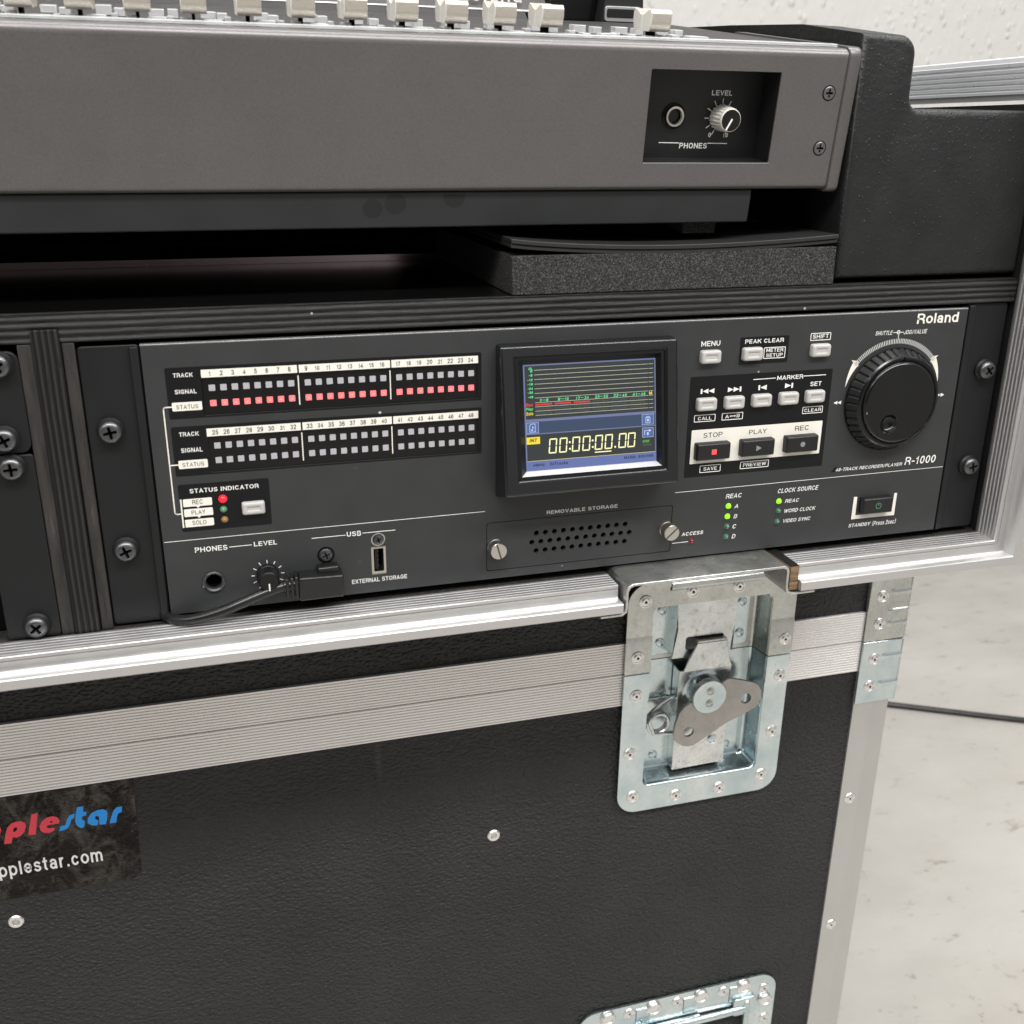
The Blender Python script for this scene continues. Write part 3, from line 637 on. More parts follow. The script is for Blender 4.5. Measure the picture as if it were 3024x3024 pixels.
# ---- recessed handle low on the front
hd = MB()
hd.plate(rrect(41.5, 215, -640, -488.2, 16, 8), [rrect(64, 192, -618, -513.5, 5, 4)], 98.4, 100.0, 'zinc')
def well(m_, x0, x1, z0, z1, r, y0, y1, k, d=2.5):
    a = rrect(x0, x1, z0, z1, r, 4)
    f_ = lambda p, q: (p[0]+(q if p[0] < (x0+x1)/2 else -q), p[1]+(q if p[1] < (z0+z1)/2 else -q))
    m_.sweep([[(f_(p, q)[0], y, f_(p, q)[1]) for p in a+[a[0]]] for q, y in ((-1, y0), (0.2, y0+0.6), (d, y1))], k, closed=False)
    m_.flat([f_(p, d) for p in a], y1, k)
well(hd, 64, 192, -618, -513.5, 5, 98.4, 112.5, 'zinc')
for x in (76, 117, 158): # scalloped cut-outs pressed round the fixing rivets
    hd.sweep([[(x+q, 98.42, -493.5), (x+q, 97.8, -493.9), (x+q, 97.8, -508.5), (x+q, 98.42, -509.5)] for q in (14.5, 26)], 'zinc', closed=False)
rh = part('recessed_handle', hd, case)
bar = MB(); bar.tube([(68, 96.5, -517), (90, 95.2, -516.5), (128, 94.8, -516.3), (166, 95.2, -516.5), (188, 96.5, -517)], 3.0, 'zinc', 10)
bar.box(97, 146, 94.6, 97.4, -521, -512, 'zinc'); bar.tube([(188, 96.5, -509), (188, 95.5, -560), (188, 96.5, -618)], 2.6, 'zinc', 10)
bar.prism(rrect(176, 196, -523, -506, 2.5), 95.6, 98.3, 'zinc')
part('grip_bar', bar, rh, bevel=0.6)
bt = MB(); bt.lathe([(6.4, 0.3), (6.3, -1.4), (5.2, -2.6), (3.8, -2.9), (3.4, -2.2), (0.05, -3.0)], 0, 0, 'rivet', 24)
BOLT = bt.mesh('bolt_head')
for x, z in ((66.3, -495.0), (105.1, -495.5), (146.3, -494.6), (184.6, -495.0), (205.3, -513.8)): inst('bolt_head', BOLT, rh, (x, 98.2, z))
for x, z in ((84.6, -495.9), (125.8, -495.8), (166.7, -495.8), (204.1, -502.4), (207.5, -535.0), (208, -575), (56, -520)): inst('rivet', RIV, rh, (x, 98.3, z))
sw = MB(); sw.lathe([(5, 0.2), (4.6, -1.2), (0.05, -1.6)], 0, 0, 'zinc', 20); SW = sw.mesh('spot_rivet_large')
for x in (128, 160): inst('spot_rivet', SW, rh, (x, 112.4, -525))

# ---- sticker
TL = 0.0053
stk = MB()
stk.prism([(-430, -290), (-262.5, -290.0), (-259.5, -289.2), (-257.8, -287.2), (-257.2, -284.6), (-254.8, -217.6), (-430, -217.3)], 101.15, 101.45, 'sticker')
sticker = part('sticker', stk, case)
ink = MB()
LP = [(-331.1, -249.9), (-327.3, -250.3), (-325.7, -246.1), (-323.8, -246.9), (-321.3, -245.9), (-318.9, -243.3), (-317.7, -239.8), (-318.0, -237.1), (-319.9, -235.8), (-322.7, -235.6), (-325.4, -236.4), (-327.8, -238.9), (-329.1, -242.4)]
LPH = [(-324.9, -241.0), (-324.2, -239.6), (-322.7, -239.5), (-322.6, -241.0), (-323.7, -242.3), (-324.9, -242.5)]
LL = [(-313.6, -232.1), (-310.1, -231.9), (-313.3, -246.7), (-317.4, -246.3)]
LE = [(-299.5, -241.4), (-299.1, -239.0), (-300.0, -236.8), (-302.5, -235.7), (-306.0, -236.1), (-309.0, -238.5), (-310.5, -241.6), (-310.2, -244.6), (-308.4, -246.6), (-305.5, -247.1), (-303.0, -246.0), (-302.2, -244.5), (-303.6, -243.8), (-305.3, -243.8), (-306.4, -243.2), (-306.4, -241.9), (-305.0, -241.4), (-302.1, -241.5)]
LEH = [(-304.8, -239.9), (-303.5, -238.9), (-302.7, -239.4), (-303.4, -240.2)]
LS = [(-300.2, -246.9), (-298.9, -243.6), (-296.2, -243.4), (-294.8, -239.5), (-293.0, -236.8), (-290.2, -236.2), (-290.9, -239.1), (-292.5, -240.0), (-293.4, -242.8), (-295.0, -245.5), (-297.2, -246.8)]
LT = [(-288.2, -231.9), (-284.6, -232.1), (-285.4, -235.8), (-283.4, -236.2), (-284.0, -238.8), (-286.1, -238.9), (-286.7, -241.1), (-285.2, -242.6), (-286.0, -247.0), (-288.1, -247.0), (-289.9, -245.1), (-290.5, -241.9), (-289.6, -236.7)]
LA = [(-271.9, -239.5), (-272.2, -237.5), (-273.9, -236.3), (-277.2, -236.2), (-280.9, -237.7), (-283.3, -241.0), (-283.7, -244.4), (-282.0, -246.3), (-279.4, -247.0), (-278.2, -246.8), (-277.5, -243.7), (-278.9, -242.7), (-279.3, -241.4), (-278.3, -240.1), (-276.9, -241.2), (-277.3, -246.8), (-273.7, -247.2), (-272.6, -243.9)]
LR = [(-271.4, -247.0), (-270.2, -242.9), (-268.5, -238.6), (-266.4, -236.4), (-263.1, -236.2), (-263.9, -240.5), (-265.7, -240.7), (-266.7, -242.8), (-267.7, -247.2)]
sh = lambda P, dx: [(x+dx, z) for x, z in P]
for dx in (0, -13.6): ink.sheet(sh(LP, dx), [sh(LPH, dx)], 101.05, 'st_red')
ink.sheet(sh(LA, -76), [], 101.05, 'st_red')
ink.sheet(LL, [], 101.05, 'st_red'); ink.sheet(LE, [LEH], 101.05, 'st_red')
for P in (LS, LT, LA, LR): ink.sheet(P, [], 101.05, 'st_blue')
ink.text('pplestar.com', -336.8, -278.3, -275.6, -263.6, 101.05, 'st_white', 0.15)
ink.text('www.a', -372, -338.0, -271.7, -265.5, 101.05, 'st_white', 0.15)
part('lettering', ink, sticker)
# thin outline of the sticker film edge
# ================================================================== UPPER RACK CASE
up = thing('rack_case', (0, 300, -81), 'black upper rack case with silver aluminium rim, stacked on the leather-grained case', 'rack case')
b = MB()
b.box(XL, 7.5, -14.5, 620, -80.9, -68.8, 'worn_wood'); b.box(112, 259, -14.5, 620, -80.9, -68.8, 'worn_wood'); b.box(7.5, 112, 30, 620, -80.9, -68.8, 'worn_wood')
part('base_board', b, up)
RIM = [(1.6, 1.0), (1.2, -1.2), (0.25, -1.6)]
for i in range(5):
    y = -1.6-i*2.75
    RIM += [(0.0, y-0.25), (0.0, y-1.65), (0.75, y-1.95), (0.75, y-2.55), (0.1, y-2.75)]
RIM += [(0.0, -15.6), (0.05, -16.4), (0.5, -17.0), (2.0, -17.1), (2.2, -16.4), (2.5, -16.4), (2.7, -17.1), (6.6, -17.1), (7.2, -17.5), (7.5, -24.6), (8.0, -25.3), (12.4, -25.4), (13.0, -24.8), (13.2, -14.0), (1.6, -14.0)]
b = MB()
b.sweep([[(x, y, -68.0-o_) for o_, y in RIM] for x in (XL, 7.0)], 'alu_x')
part('rim', b, up)
b = MB()
b.sweep([[(111.5, y, -68.0-o_) for o_, y in RIM], [(243.2+o_, y, -68.0-o_) for o_, y in RIM], [(243.2+o_, y, 197) for o_, y in RIM]], 'alu_x')
part('rim', b, up)
b = MB()   # right side wall with the grooved rim along its top
b.box(245, 257, -13.9, 620, -80.8, 170, 'spatter')
part('side_wall', b, up)
b = MB()
zt = [172.8, 175.2, 176.4]
prof = [(243.6, 172.4), (243.2, 174.6), (241.9, 175.0), (241.9, 176.4), (243.0, 176.8)]
for i in range(4):
    z = 177.6+i*2.7
    prof += [(243.0, z), (242.3, z+0.4), (242.3, z+1.7), (243.0, z+2.0)]
prof += [(243.0, 189.0), (242.4, 189.4), (242.4, 190.6), (243.0, 191.0), (243.4, 193.2), (244.5, 193.9), (256, 193.9), (257, 172.4)]
b.sweep([[(x, y, z) for x, z in prof] for y in (-13.5, 620)], 'alu_y')
part('top_rim', b, up)
b = MB()   # shelf above the rack units
b.box(XL, 243.8, 0.6, 480, 67.6, 80.3, 'ply_h'); 
part('shelf', b, up, bevel=0.4)
b = MB(); b.box(XL, 127, 3.0, 470, 80.3, 80.5, 'laminate')
part('shelf_laminate', b, up)
b = MB(); b.box(XL, -40, 157, 166, 80.6, 84.4, 'strip')
part('shelf_strip', b, up)
b = MB(); b.box(XL, 244, 480, 492, -68, 67, 'void'); b.box(XL, 129.5, 290, 300, 80.6, 232, 'void')  # rack back; the black sheet above the shelf is added to shut out light
part('rear_board_light_stop', b, up)
b = MB(); b.box(-258.9, -247.6, -0.6, 400, -68.6, 73.5, 'ply_v')
part('divider', b, up, bevel=0.5)
b = MB(); b.box(-264.9, -259.1, 0.9, 40, -68.6, 67.3, 'worn_wood'); b.box(-247.4, -242.3, 0.9, 40, -68.6, 67.3, 'worn_wood')
part('divider_cheek', b, up, bevel=0.4)
# textured block that fills the right of the tray
b = MB()
def arc(cx, cz, r, a0, a1, n=6): return [(cx+r*math.cos(math.radians(a0+(a1-a0)*i/n)), cz+r*math.sin(math.radians(a0+(a1-a0)*i/n))) for i in range(n+1)]
out = [(129.6, 82.6), (244.6, 82.6), (244.6, 166.3)] + arc(167.5, 171.8, 5.4, 270, 180) + arc(152.6, 190.6, 9.5, 0, 90) + [(129.6, 200.4)]
secs = []
def inset(P, d):
    res = []
    n = len(P)
    for i in range(n):
        a, q, c_ = P[i-1], P[i], P[(i+1) % n]
        d1 = Vector((q[0]-a[0], q[1]-a[1])); d2 = Vector((c_[0]-q[0], c_[1]-q[1]))
        d1 = d1.normalized() if d1.length > 1e-6 else d2.normalized(); d2 = d2.normalized() if d2.length > 1e-6 else d1
        n1 = Vector((-d1.y, d1.x)); n2 = Vector((-d2.y, d2.x)); bis = (n1+n2); L_ = bis.length
        bis = bis/L_ if L_ > 1e-6 else n1
        k = d/max(0.4, bis.dot(n1)); res.append((q[0]+bis.x*k, q[1]+bis.y*k))
    return res
R_ = 4.0
for i in range(6):
    a = math.radians(90*i/5); d = R_*(1-math.sin(a)); y = 3.0+R_*(1-math.cos(a))
    pr = inset(out, d)
    secs.append([(max(x, 129.6), y, max(z, 82.6)) for x, z in pr])
for y, dz in ((60, 8.2), (140, 14.5), (300, 25.0)):
    secs.append([(x, y, z+(dz if z > 186 else (dz*0.0))) for x, z in out])
b.put([p for q in secs for p in q], [], 'spatter')
n = len(out); ff = [tuple(range(n))]
for i in range(len(secs)-1):
    for j in range(n): a_, b_ = i*n+j, i*n+(j+1) % n; ff.append((a_, a_+n, b_+n, b_))
b.f += ff; b.mi += [0]*len(ff)
part('side_block', b, up, angle=40)
b = MB()   # zinc channel lining the latch notch
def chan(y): return [(-4.6, y, -82.2), (6.6, y, -82.2), (8.6, y, -80.6), (9.0, y, -78.4), (9.0, y, -69.5), (10.2, y, -66.8), (12.6, y, -65.6), (101.5, y, -65.6), (103.6, y, -66.6), (104.4, y, -68.8), (104.4, y, -78.4), (105.2, y, -80.8), (107.5, y, -82.2), (121.5, y, -82.2)]
inn_ = lambda y: [(-4.6, y, -83.4), (7.4, y, -83.4), (10.0, y, -81.6), (10.4, y, -78.2), (10.4, y, -70.0), (11.4, y, -67.9), (13.4, y, -67.0), (100.9, y, -67.0), (102.6, y, -67.8), (103.0, y, -69.5), (103.0, y, -78.0), (104.0, y, -81.8), (107.2, y, -83.4), (121.5, y, -83.4)]
b.sweep([chan(y)+list(reversed(inn_(y))) for y in (-23.5, 28)], 'zinc_rough')
b.sweep([[(x, -23.2, -67.2), (x, -24.6, -67.6), (x, -25.0, -70.0), (x, -24.2, -71.6), (x, -22.4, -72.6), (x, -21.6, -71.2), (x, -23.0, -69.8)] for x in (34.5, 88.5)], 'zinc_old')
part('notch_liner', b, up, bevel=0.25)
b = MB(); b.box(106.0, 111.0, -22.2, 28, -81.0, -67.2, 'raw_ply'); b.box(106.0, 111.0, -21.8, 28, -67.2, -66.7, 'black_paint')
part('raw_ply_end', b, up)

# ---------------------------------------------------------------- pan-head rack screw with cup washer (shared)
def rack_screw():
    m_ = MB()
    m_.lathe([(5.9, 0.0), (6.0, -1.2), (5.2, -2.2), (4.6, -2.3), (4.6, -1.2)], 0, 0, 'black_paint', 28, cap=False)
    m_.lathe([(5.0, -1.0), (5.15, -3.0), (5.0, -4.0), (4.3, -5.0), (3.2, -5.55), (2.9, -5.6)], 0, 0, 'black_steel', 28, cap=False)
    m_.lathe([(2.9, -5.6), (2.7, -3.4), (0.05, -3.0)], 0, 0, 'void', 20)
    for q in range(4):
        a = math.radians(45+q*90+12); ux, uz = math.cos(a), math.sin(a); px, pz = -uz, ux
        pts = [(ux*1.0, uz*1.0)]
        for t_ in (-33, -15, 0, 15, 33):
            aa = a+math.radians(t_); pts.append((2.95*math.cos(aa), 2.95*math.sin(aa)))
        m_.prism(pts, -5.6, -3.2, 'black_steel')
    return m_.mesh('rack_screw')
RSC = rack_screw()

# ================================================================== LEFT RACK UNITS
u1 = thing('rack_unit', (-330, 0, 20), 'small black rack unit with rounded corner at the left edge, above the taller one', 'rack unit')
b = MB(); b.prism(rrect(XL, -265.0, 20.4, 65.0, 4.5, 5, (0, 1, 1, 0)), 0.2, 2.4, 'black_paint'); b.box(XL, -275, 2.4, 200, 22, 63, 'void')
part('front_plate', b, u1, bevel=0.4)
for x, z in ((-274.8, 27.5), (-272.7, 59.6)): inst('rack_screw', RSC, u1, (x, 0.2, z), rot=(0, random.uniform(-.5, .5), 0))
u2 = thing('rack_unit', (-330, 0, -68), 'taller black rack unit at the left edge, below the small rounded one', 'rack unit')
b = MB(); b.prism(rrect(-287.8, -265.0, -68.3, 19.6, 1.5, 3), 0.2, 2.4, 'black_paint'); b.box(-288, -286, 2.4, 220, -68, 19, 'black_paint'); b.box(XL, -290, 12, 14, -68, 19, 'void')
part('front_plate', b, u2, bevel=0.4)
for x, z in ((-274.0, 14.6), (-274.6, -61.6)): inst('rack_screw', RSC, u2, (x, 0.2, z), rot=(0, random.uniform(-.5, .5), 0))

# ================================================================== RECORDER
rec = thing('rack_recorder', (0, 0, -66), 'dark grey rack recorder with lit colour screen, lamp rows and big jog dial', 'recorder')
FX0, FX1, FZ0, FZ1 = -215.8, 213.5, -64.3, 65.6
b = MB()
holes = [rrect(-59.8, 43.7, -59.9, -33.1, 1.2, 3), circ(-194.8, -49.3, 4.6, 28), rrect(-119.0, -111.6, -55.0, -40.0, 0.4, 2), circ(-115.2, -36.4, 3.6, 20), rrect(-191.6, -64.0, 32.0, 49.4, 0.6, 2), rrect(-191.3, -64.0, 5.0, 22.2, 0.6, 2)]
b.plate([(FX0, FZ0), (FX1, FZ0), (FX1, 64.75), (FX0, 64.75)], holes, 0.0, 3.0, 'face')
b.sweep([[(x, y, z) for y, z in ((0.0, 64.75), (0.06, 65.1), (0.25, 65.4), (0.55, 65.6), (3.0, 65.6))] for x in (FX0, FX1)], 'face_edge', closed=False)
b.box(FX0+4, FX1-4, 22, 260, FZ0+2, FZ1-3, 'black_paint')
b.box(FX0+1, FX1-1, 3.0, 21.9, FZ1-1.6, FZ1-0.4, 'face'); b.box(FX0+1, FX1-1, 3.0, 21.9, FZ0+0.4, FZ0+1.6, 'face'); b.box(FX0+0.4, FX0+1.6, 3.0, 21.9, FZ0+2, FZ1-2, 'face'); b.box(FX1-1.6, FX1-0.4, 3.0, 21.9, FZ0+2, FZ1-2, 'face')
b.box(-240, 242, 21.9, 22.0, FZ0, FZ1, 'void')
face = part('face_panel', b, rec, angle=50)
# ears
for s_, xa, xb in ((-1, -241.8, -216.2), (1, 213.9, 241.5)):
    b = MB()
    b.prism(rrect(xa, xb, -67.4 if s_ < 0 else -65.5, 65.3 if s_ < 0 else 67.4, 2.0, 4), 2.2, 4.6, 'black_paint')
    if s_ < 0: b.box(xb-4.2, xb-0.6, -0.2, 2.2, -66.6, 64.6, 'black_paint')
    else: b.box(xa+0.6, xa+4.4, -0.4, 2.2, -64.6, 66.6, 'black_paint')
    ear = part('rack_ear', b, rec, bevel=0.6, seg=3)
    for z in ((27.6, -29.2) if s_ < 0 else (30.2, -26.4)):
        inst('rack_screw', RSC, ear, (-232.2 if s_ < 0 else 231.6, 2.2, z), rot=(0, random.uniform(-.6, .6), 0))
# printed surfaces: blocks (layer 1), strips (layer 2), writing (layer 3), each a hair prouder
Y1, Y2, Y3, Y4 = -0.05, -0.10, -0.15, -0.20
p1 = MB(); p1.sheet(rrect(-206.8, -62.2, 31.2, 54.6, 0.7, 2), [rrect(-191.6, -64.0, 32.0, 49.4, 0.5, 2)], Y1, 'print_black'); part('printed_block', p1, face)
p1 = MB(); p1.sheet(rrect(-206.8, -62.2, 4.2, 27.6, 0.7, 2), [rrect(-191.3, -64.0, 5.0, 22.2, 0.5, 2)], Y1, 'print_black'); part('printed_block', p1, face)
p1 = MB(); p1.flat(rrect(-206.6, -165.7, -22.9, 0.2, 0.8, 2), Y1, 'print_black'); part('printed_block', p1, face)
p1 = MB(); p1.flat(rrect(75.7, 104.1, 41.2, 55.4, 0.5, 2), Y1, 'print_black'); part('printed_block', p1, face)
p1 = MB(); p1.flat(rrect(48.9, 132.5, -18.3, 36.2, 0.5, 2), Y1, 'print_black'); part('printed_block', p1, face)
p1 = MB(); p1.flat([(138.6, -22.8), (142.0, -19.0), (142, -22.8)], Y1, 'print_black'); part('printed_block', p1, face)
for z0, z1 in ((49.45, 53.05), (22.25, 25.95)):
    for xa, xb in ((-191.5, -149.3), (-148.5, -106.45), (-105.8, -63.9)):
        p2 = MB(); p2.rect(xa, xb, z0, z1, Y2, 'print_cream'); part('printed_strip', p2, face)
for x0, x1, z0, z1 in ((-205.2, -192.3, 34.9, 38.85), (-205.1, -192.3, 7.8, 11.75), (-205.0, -192.1, -10.7, -6.9), (-205.0, -192.1, -15.6, -11.8), (-205.0, -192.1, -20.75, -16.95), (51.7, 129.8, -10.9, 7.7)):
    p2 = MB(); p2.flat(rrect(x0, x1, z0, z1, 0.45, 2), Y2, 'print_cream')
    if z0 in (-10.7, -15.6): p2.flat([(-199.4, z0), (-198.5, z0-0.95), (-197.6, z0)], Y3, 'print_cream')
    part('printed_strip', p2, face)
p2 = MB(); p2.flat([(155.9, -52.4), (184.5, -52.5), (184.5, -38.9), (182.6, -38.9), (182.4, -50.2), (158.4, -50.1), (158.2, -38.9), (156.0, -38.8)], Y2, 'print_cream'); part('printed_strip', p2, face)
p3 = MB()
W = 'print_white'; D_ = 'print_dark'
# numbers
for i in range(24):
    x = -187.99+i*5.006+(i//8)*2.536
    p3.textc(str(i+1), x+0.15, 50.15, 52.35, Y3, D_, 0.95, 0.15); p3.textc(str(i+25), x+0.15, 22.95, 25.2, Y3, D_, 0.95, 0.15)
for t_, x0, x1, z0, z1 in (('TRACK', -203.4, -195.0, 50.1, 52.25), ('SIGNAL', -203.4, -194.1, 42.6, 44.8), ('TRACK', -203.5, -194.9, 22.95, 25.2), ('SIGNAL', -203.4, -194.0, 15.4, 17.75)):
    p3.text(t_, x0, x1, z0, z1, Y2, W, 0.16)
p3.text('STATUS', -203.5, -194.0, 35.75, 37.75, Y3, D_, 0.125); p3.text('STATUS', -203.5, -194.0, 8.7, 10.75, Y3, D_, 0.125)
p3.text('STATUS INDICATOR', -201.6, -170.5, -4.25, -1.95, Y2, W, 0.16)
p3.text('REC', -200.9, -196.3, -9.75, -7.5, Y3, D_, 0.125); p3.text('PLAY', -201.7, -195.5, -14.7, -12.5, Y3, D_, 0.125); p3.text('SOLO', -201.8, -195.5, -19.8, -17.7, Y3, D_, 0.125)
lw = 0.55
p3.line([(-205.1, 36.9), (-208.4, 36.9), (-209.0, 36.2), (-209.0, -13.2), (-208.4, -13.9), (-206.2, -13.9)], lw, Y1-0.03, 'print_cream'); p3.line([(-208.8, 9.8), (-205.1, 9.8)], lw, Y1-0.03, 'print_cream'); p3.line([(-205.9, -7.0), (-205.9, -20.6)], 0.7, Y2-0.02, 'print_cream')
p3.line([(-215.2, -27.2), (-60.6, -26.7)], 0.28, Y1, W); p3.line([(44.5, -26.2), (212.9, -25.5)], 0.28, Y1, W)
p3.text('PHONES', -202.0, -187.2, -33.75, -31.2, Y2, W, 0.16); p3.text('LEVEL', -174.9, -164.1, -33.7, -31.1, Y2, W, 0.16); p3.line([(-186.4, -32.55), (-176.0, -32.5)], 0.35, Y2, W)
p3.line([(-147.5, -32.2), (-131.3, -32.2)], 0.35, Y2, W); p3.line([(-122.8, -32.0), (-106.7, -32.0)], 0.35, Y2, W); p3.text('USB', -130.6, -123.6, -33.35, -30.6, Y2, W, 0.16)
p3.text('EXTERNAL STORAGE', -129.2, -101.4, -58.7, -56.2, Y2, W, 0.15); p3.text('REMOVABLE STORAGE', -27.6, 11.7, -31.65, -29.3, Y2, W, 0.16)
p3.text('ACCESS', 49.9, 62.9, -51.7, -49.4, Y2, W, 0.16, 0.15); p3.line([(44.6, -55.3), (53.9, -55.25)], 0.35, Y2, W)
p3.text('MENU', 53.6, 64.3, 51.8, 54.5, Y2, W, 0.15); p3.text('PEAK CLEAR', 78.5, 101.0, 52.0, 54.4, Y2, W, 0.16)
p3.frame(89.8, 102.5, 43.6, 49.6, 0.4, Y2, W); p3.text('METER', 91.2, 101.2, 47.0, 49.0, Y2, W, 0.15); p3.text('SETUP', 91.3, 101.1, 44.4, 46.3, Y2, W, 0.15)
p3.frame(116.7, 128.9, 51.8, 55.85, 0.4, Y2, W); p3.text('SHIFT', 118.0, 127.5, 52.9, 55.1, Y2, W, 0.15)
p3.line([(85.3, 32.9), (98.3, 33.0)], 0.4, Y2, W); p3.line([(115.0, 33.1), (128.4, 33.1)], 0.4, Y2, W); p3.text('MARKER', 99.2, 114.8, 31.75, 34.3, Y2, W, 0.16)
def tri(xa, xb, z0, z1): p3.flat([(xa, z0), (xb, (z0+z1)/2), (xa, z1)] if xb > xa else [(xb, (z0+z1)/2), (xa, z0), (xa, z1)], Y2, W)
p3.rect(55.2, 56.2, 27.0, 29.6, Y2, W); tri(59.6, 56.3, 27.0, 29.6); tri(63.0, 59.6, 27.0, 29.6)
tri(70.8, 74.1, 27.0, 29.6); tri(74.1, 77.5, 27.0, 29.6); p3.rect(77.6, 78.6, 27.0, 29.6, Y2, W)
p3.rect(88.6, 89.6, 27.0, 29.7, Y2, W); tri(93.5, 89.7, 27.0, 29.7); tri(104.4, 108.1, 27.1, 29.8); p3.rect(108.2, 109.2, 27.1, 29.8, Y2, W)
p3.text('SET', 119.6, 126.4, 27.3, 29.7, Y2, W, 0.16)
for t_, xa, xb, z0, z1, ta, tb in (('CALL', 52.5, 64.8, 11.9, 15.8, 54.7, 62.6), ('CLEAR', 116.5, 129.0, 12.2, 16.1, 117.7, 128.0), ('SAVE', 57.85, 70.2, -16.3, -12.2, 60.1, 68.0), ('PREVIEW', 81.8, 99.1, -16.1, -12.0, 83.6, 97.6), ('', 68.5, 80.9, 11.9, 15.8, 0, 0)):
    p3.frame(xa, xb, z0, z1, 0.38, Y2, W)
    if t_: p3.text(t_, ta, tb, z0+0.95, z1-0.9, Y2, W, 0.15)
p3.text('A', 70.5, 72.7, 12.9, 15.0, Y2, W, 0.15); p3.text('B', 77.2, 79.0, 12.9, 15.0, Y2, W, 0.15)
p3.line([(73.9, 13.95), (76.0, 13.95)], 0.4, Y2, W); p3.flat([(73.0, 13.95), (74.1, 13.3), (74.1, 14.6)], Y2, W); p3.flat([(75.8, 13.3), (76.9, 13.95), (75.8, 14.6)], Y2, W)
for t_, x0, x1 in (('STOP', 58.6, 69.7), ('PLAY', 85.5, 96.0), ('REC', 113.2, 121.6)): p3.text(t_, x0, x1, 3.05, 5.75, Y3, D_, 0.125)
p3.text('Roland', 181.4, 207.8, 58.0, 63.5, Y1, 'print_cream', 0.16, 0.0, 0.10)
p3.text('SHUTTLE', 156.2, 167.0, 52.85, 55.1, Y1, W, 0.14, 0.25); p3.text('JOG/VALUE', 174.1, 188.9, 52.5, 55.15, Y1, W, 0.14, 0.25)
p3.line([(167.4, 53.95), (173.8, 53.9)], 0.35, Y1, W); p3.sheet(circ(170.6, 53.95, 1.15, 16), [circ(170.6, 53.95, 0.7, 16)], Y1, W)
DC = (170.9, 17.0)
for i in range(-27, 28):
    a = math.radians(90+i*1.85); r0, r1 = 31.0, 33.4
    if i == 0: r1 = 36.4
    c_, s_ = math.cos(a), math.sin(a); p3.line([(DC[0]+r0*c_, DC[1]+r0*s_), (DC[0]+r1*c_, DC[1]+r1*s_)], 0.36, Y1, W)
for sgn in (-1, 1):   # curved tapering arrows
    pa = []; pb = []
    for i in range(7):
        a = math.radians(90+sgn*(50+i*4.0)); wd = 3.6*(1-i/6.0)
        pa.append((DC[0]+30.6*math.cos(a), DC[1]+30.6*math.sin(a))); pb.append((DC[0]+(30.7+wd)*math.cos(a), DC[1]+(30.7+wd)*math.sin(a)))
    poly = pa+list(reversed(pb))
    p3.sheet(poly, [], Y1, 'print_cream')
    a0 = math.radians(90+sgn*45.5); a1 = math.radians(90+sgn*50)
    p3.sheet([(DC[0]+32.0*math.cos(a0), DC[1]+32.0*math.sin(a0)), (DC[0]+30.0*math.cos(a1), DC[1]+30.0*math.sin(a1)), (DC[0]+36.0*math.cos(a1), DC[1]+36.0*math.sin(a1))], [], Y1, 'print_cream')
p3.flat([(135.3, 17.1), (137.7, 16.1), (137.7, 18.1)], Y1, W); p3.flat([(137.7, 17.1), (140.1, 16.1), (140.1, 18.1)], Y1, W)
p3.flat([(202.4, 16.7), (203.9, 17.4), (202.4, 18.1)], Y1, W); p3.flat([(203.9, 16.3), (206.3, 17.4), (203.9, 18.5)], Y1, W)
p3.text('48-TRACK RECORDER/PLAYER', 141.7, 185.0, -22.6, -20.5, Y2, W, 0.15, 0.25); p3.text('R-1000', 186.6, 207.2, -22.4, -17.4, Y2, W, 0.14, 0.1)
p3.text('REAC', 74.8, 84.5, -32.4, -29.6, Y2, W, 0.15, 0.15); p3.text('CLOCK SOURCE', 106.6, 132.1, -32.2, -29.5, Y2, W, 0.15, 0.2)
for t_, z in (('A', -38.45), ('B', -44.5), ('C', -50.35), ('D', -56.2)): p3.text(t_, 80.5, 82.8, z, z+2.5, Y2, W, 0.15, 0.2)
p3.text('REAC', 111.7, 120.6, -38.3, -36.0, Y2, W, 0.15, 0.2); p3.text('WORD CLOCK', 112.0, 131.7, -44.2, -41.9, Y2, W, 0.15, 0.2); p3.text('VIDEO SYNC', 111.9, 129.1, -50.2, -47.9, Y2, W, 0.15, 0.2)
p3.text('STANDBY', 154.7, 169.4, -57.4, -55.0, Y2, W, 0.15, 0.2); p3.text('(Press 2sec)', 170.6, 186.3, -58.0, -54.8, Y2, W, 0.14, 0.2)
part('lettering', p3, face)
# lamp windows, dividers and lamps
def lampmesh(lit):
    m_ = MB(); m_.prism(rrect(-1.4, 1.4, -1.4, 1.4, 0.25, 2), -0.25, 0.25, 'lamp_red' if lit else 'lamp_off')
    if lit: m_.lathe([(0.45, -0.27), (0.22, -0.33), (0.02, -0.34)], 0.1, -0.15, 'lamp_hot', 10)
    return m_.mesh('lamp')
LON, LOFF = lampmesh(True), lampmesh(False)
for z0, z1, rows, lit in ((32.0, 49.4, (44.75, 37.70), True), (5.0, 22.2, (17.75, 10.75), False)):
    w_ = MB(); w_.box(-191.4, -64.2, 1.0, 2.0, z0+0.1, z1-0.1, 'window')
    for x in (-149.0, -106.45): w_.box(x-0.24, x+0.24, 0.75, 1.0, z0+2.2, z1-1.4, 'print_cream')
    win = part('lamp_window', w_, rec)
    for i in range(24):
        x = -187.99+i*5.006+(i//8)*2.536
        inst('signal_lamp', LOFF, win, (x+0.65, 0.9, rows[0]-0.25))
        inst('status_lamp', LON if lit else LOFF, win, (x+0.65, 0.9, rows[1]-0.25), label='lit red status lamp' if lit else None)
def led(mk, r=1.3):
    m_ = MB(); m_.lathe([(r+0.35, 0.0), (r+0.3, -0.15), (r, -0.2), (r, -0.6), (r*0.85, -1.2), (r*0.5, -1.65), (0.02, -1.85)], 0, 0, mk, 20); return m_.mesh('indicator_led')
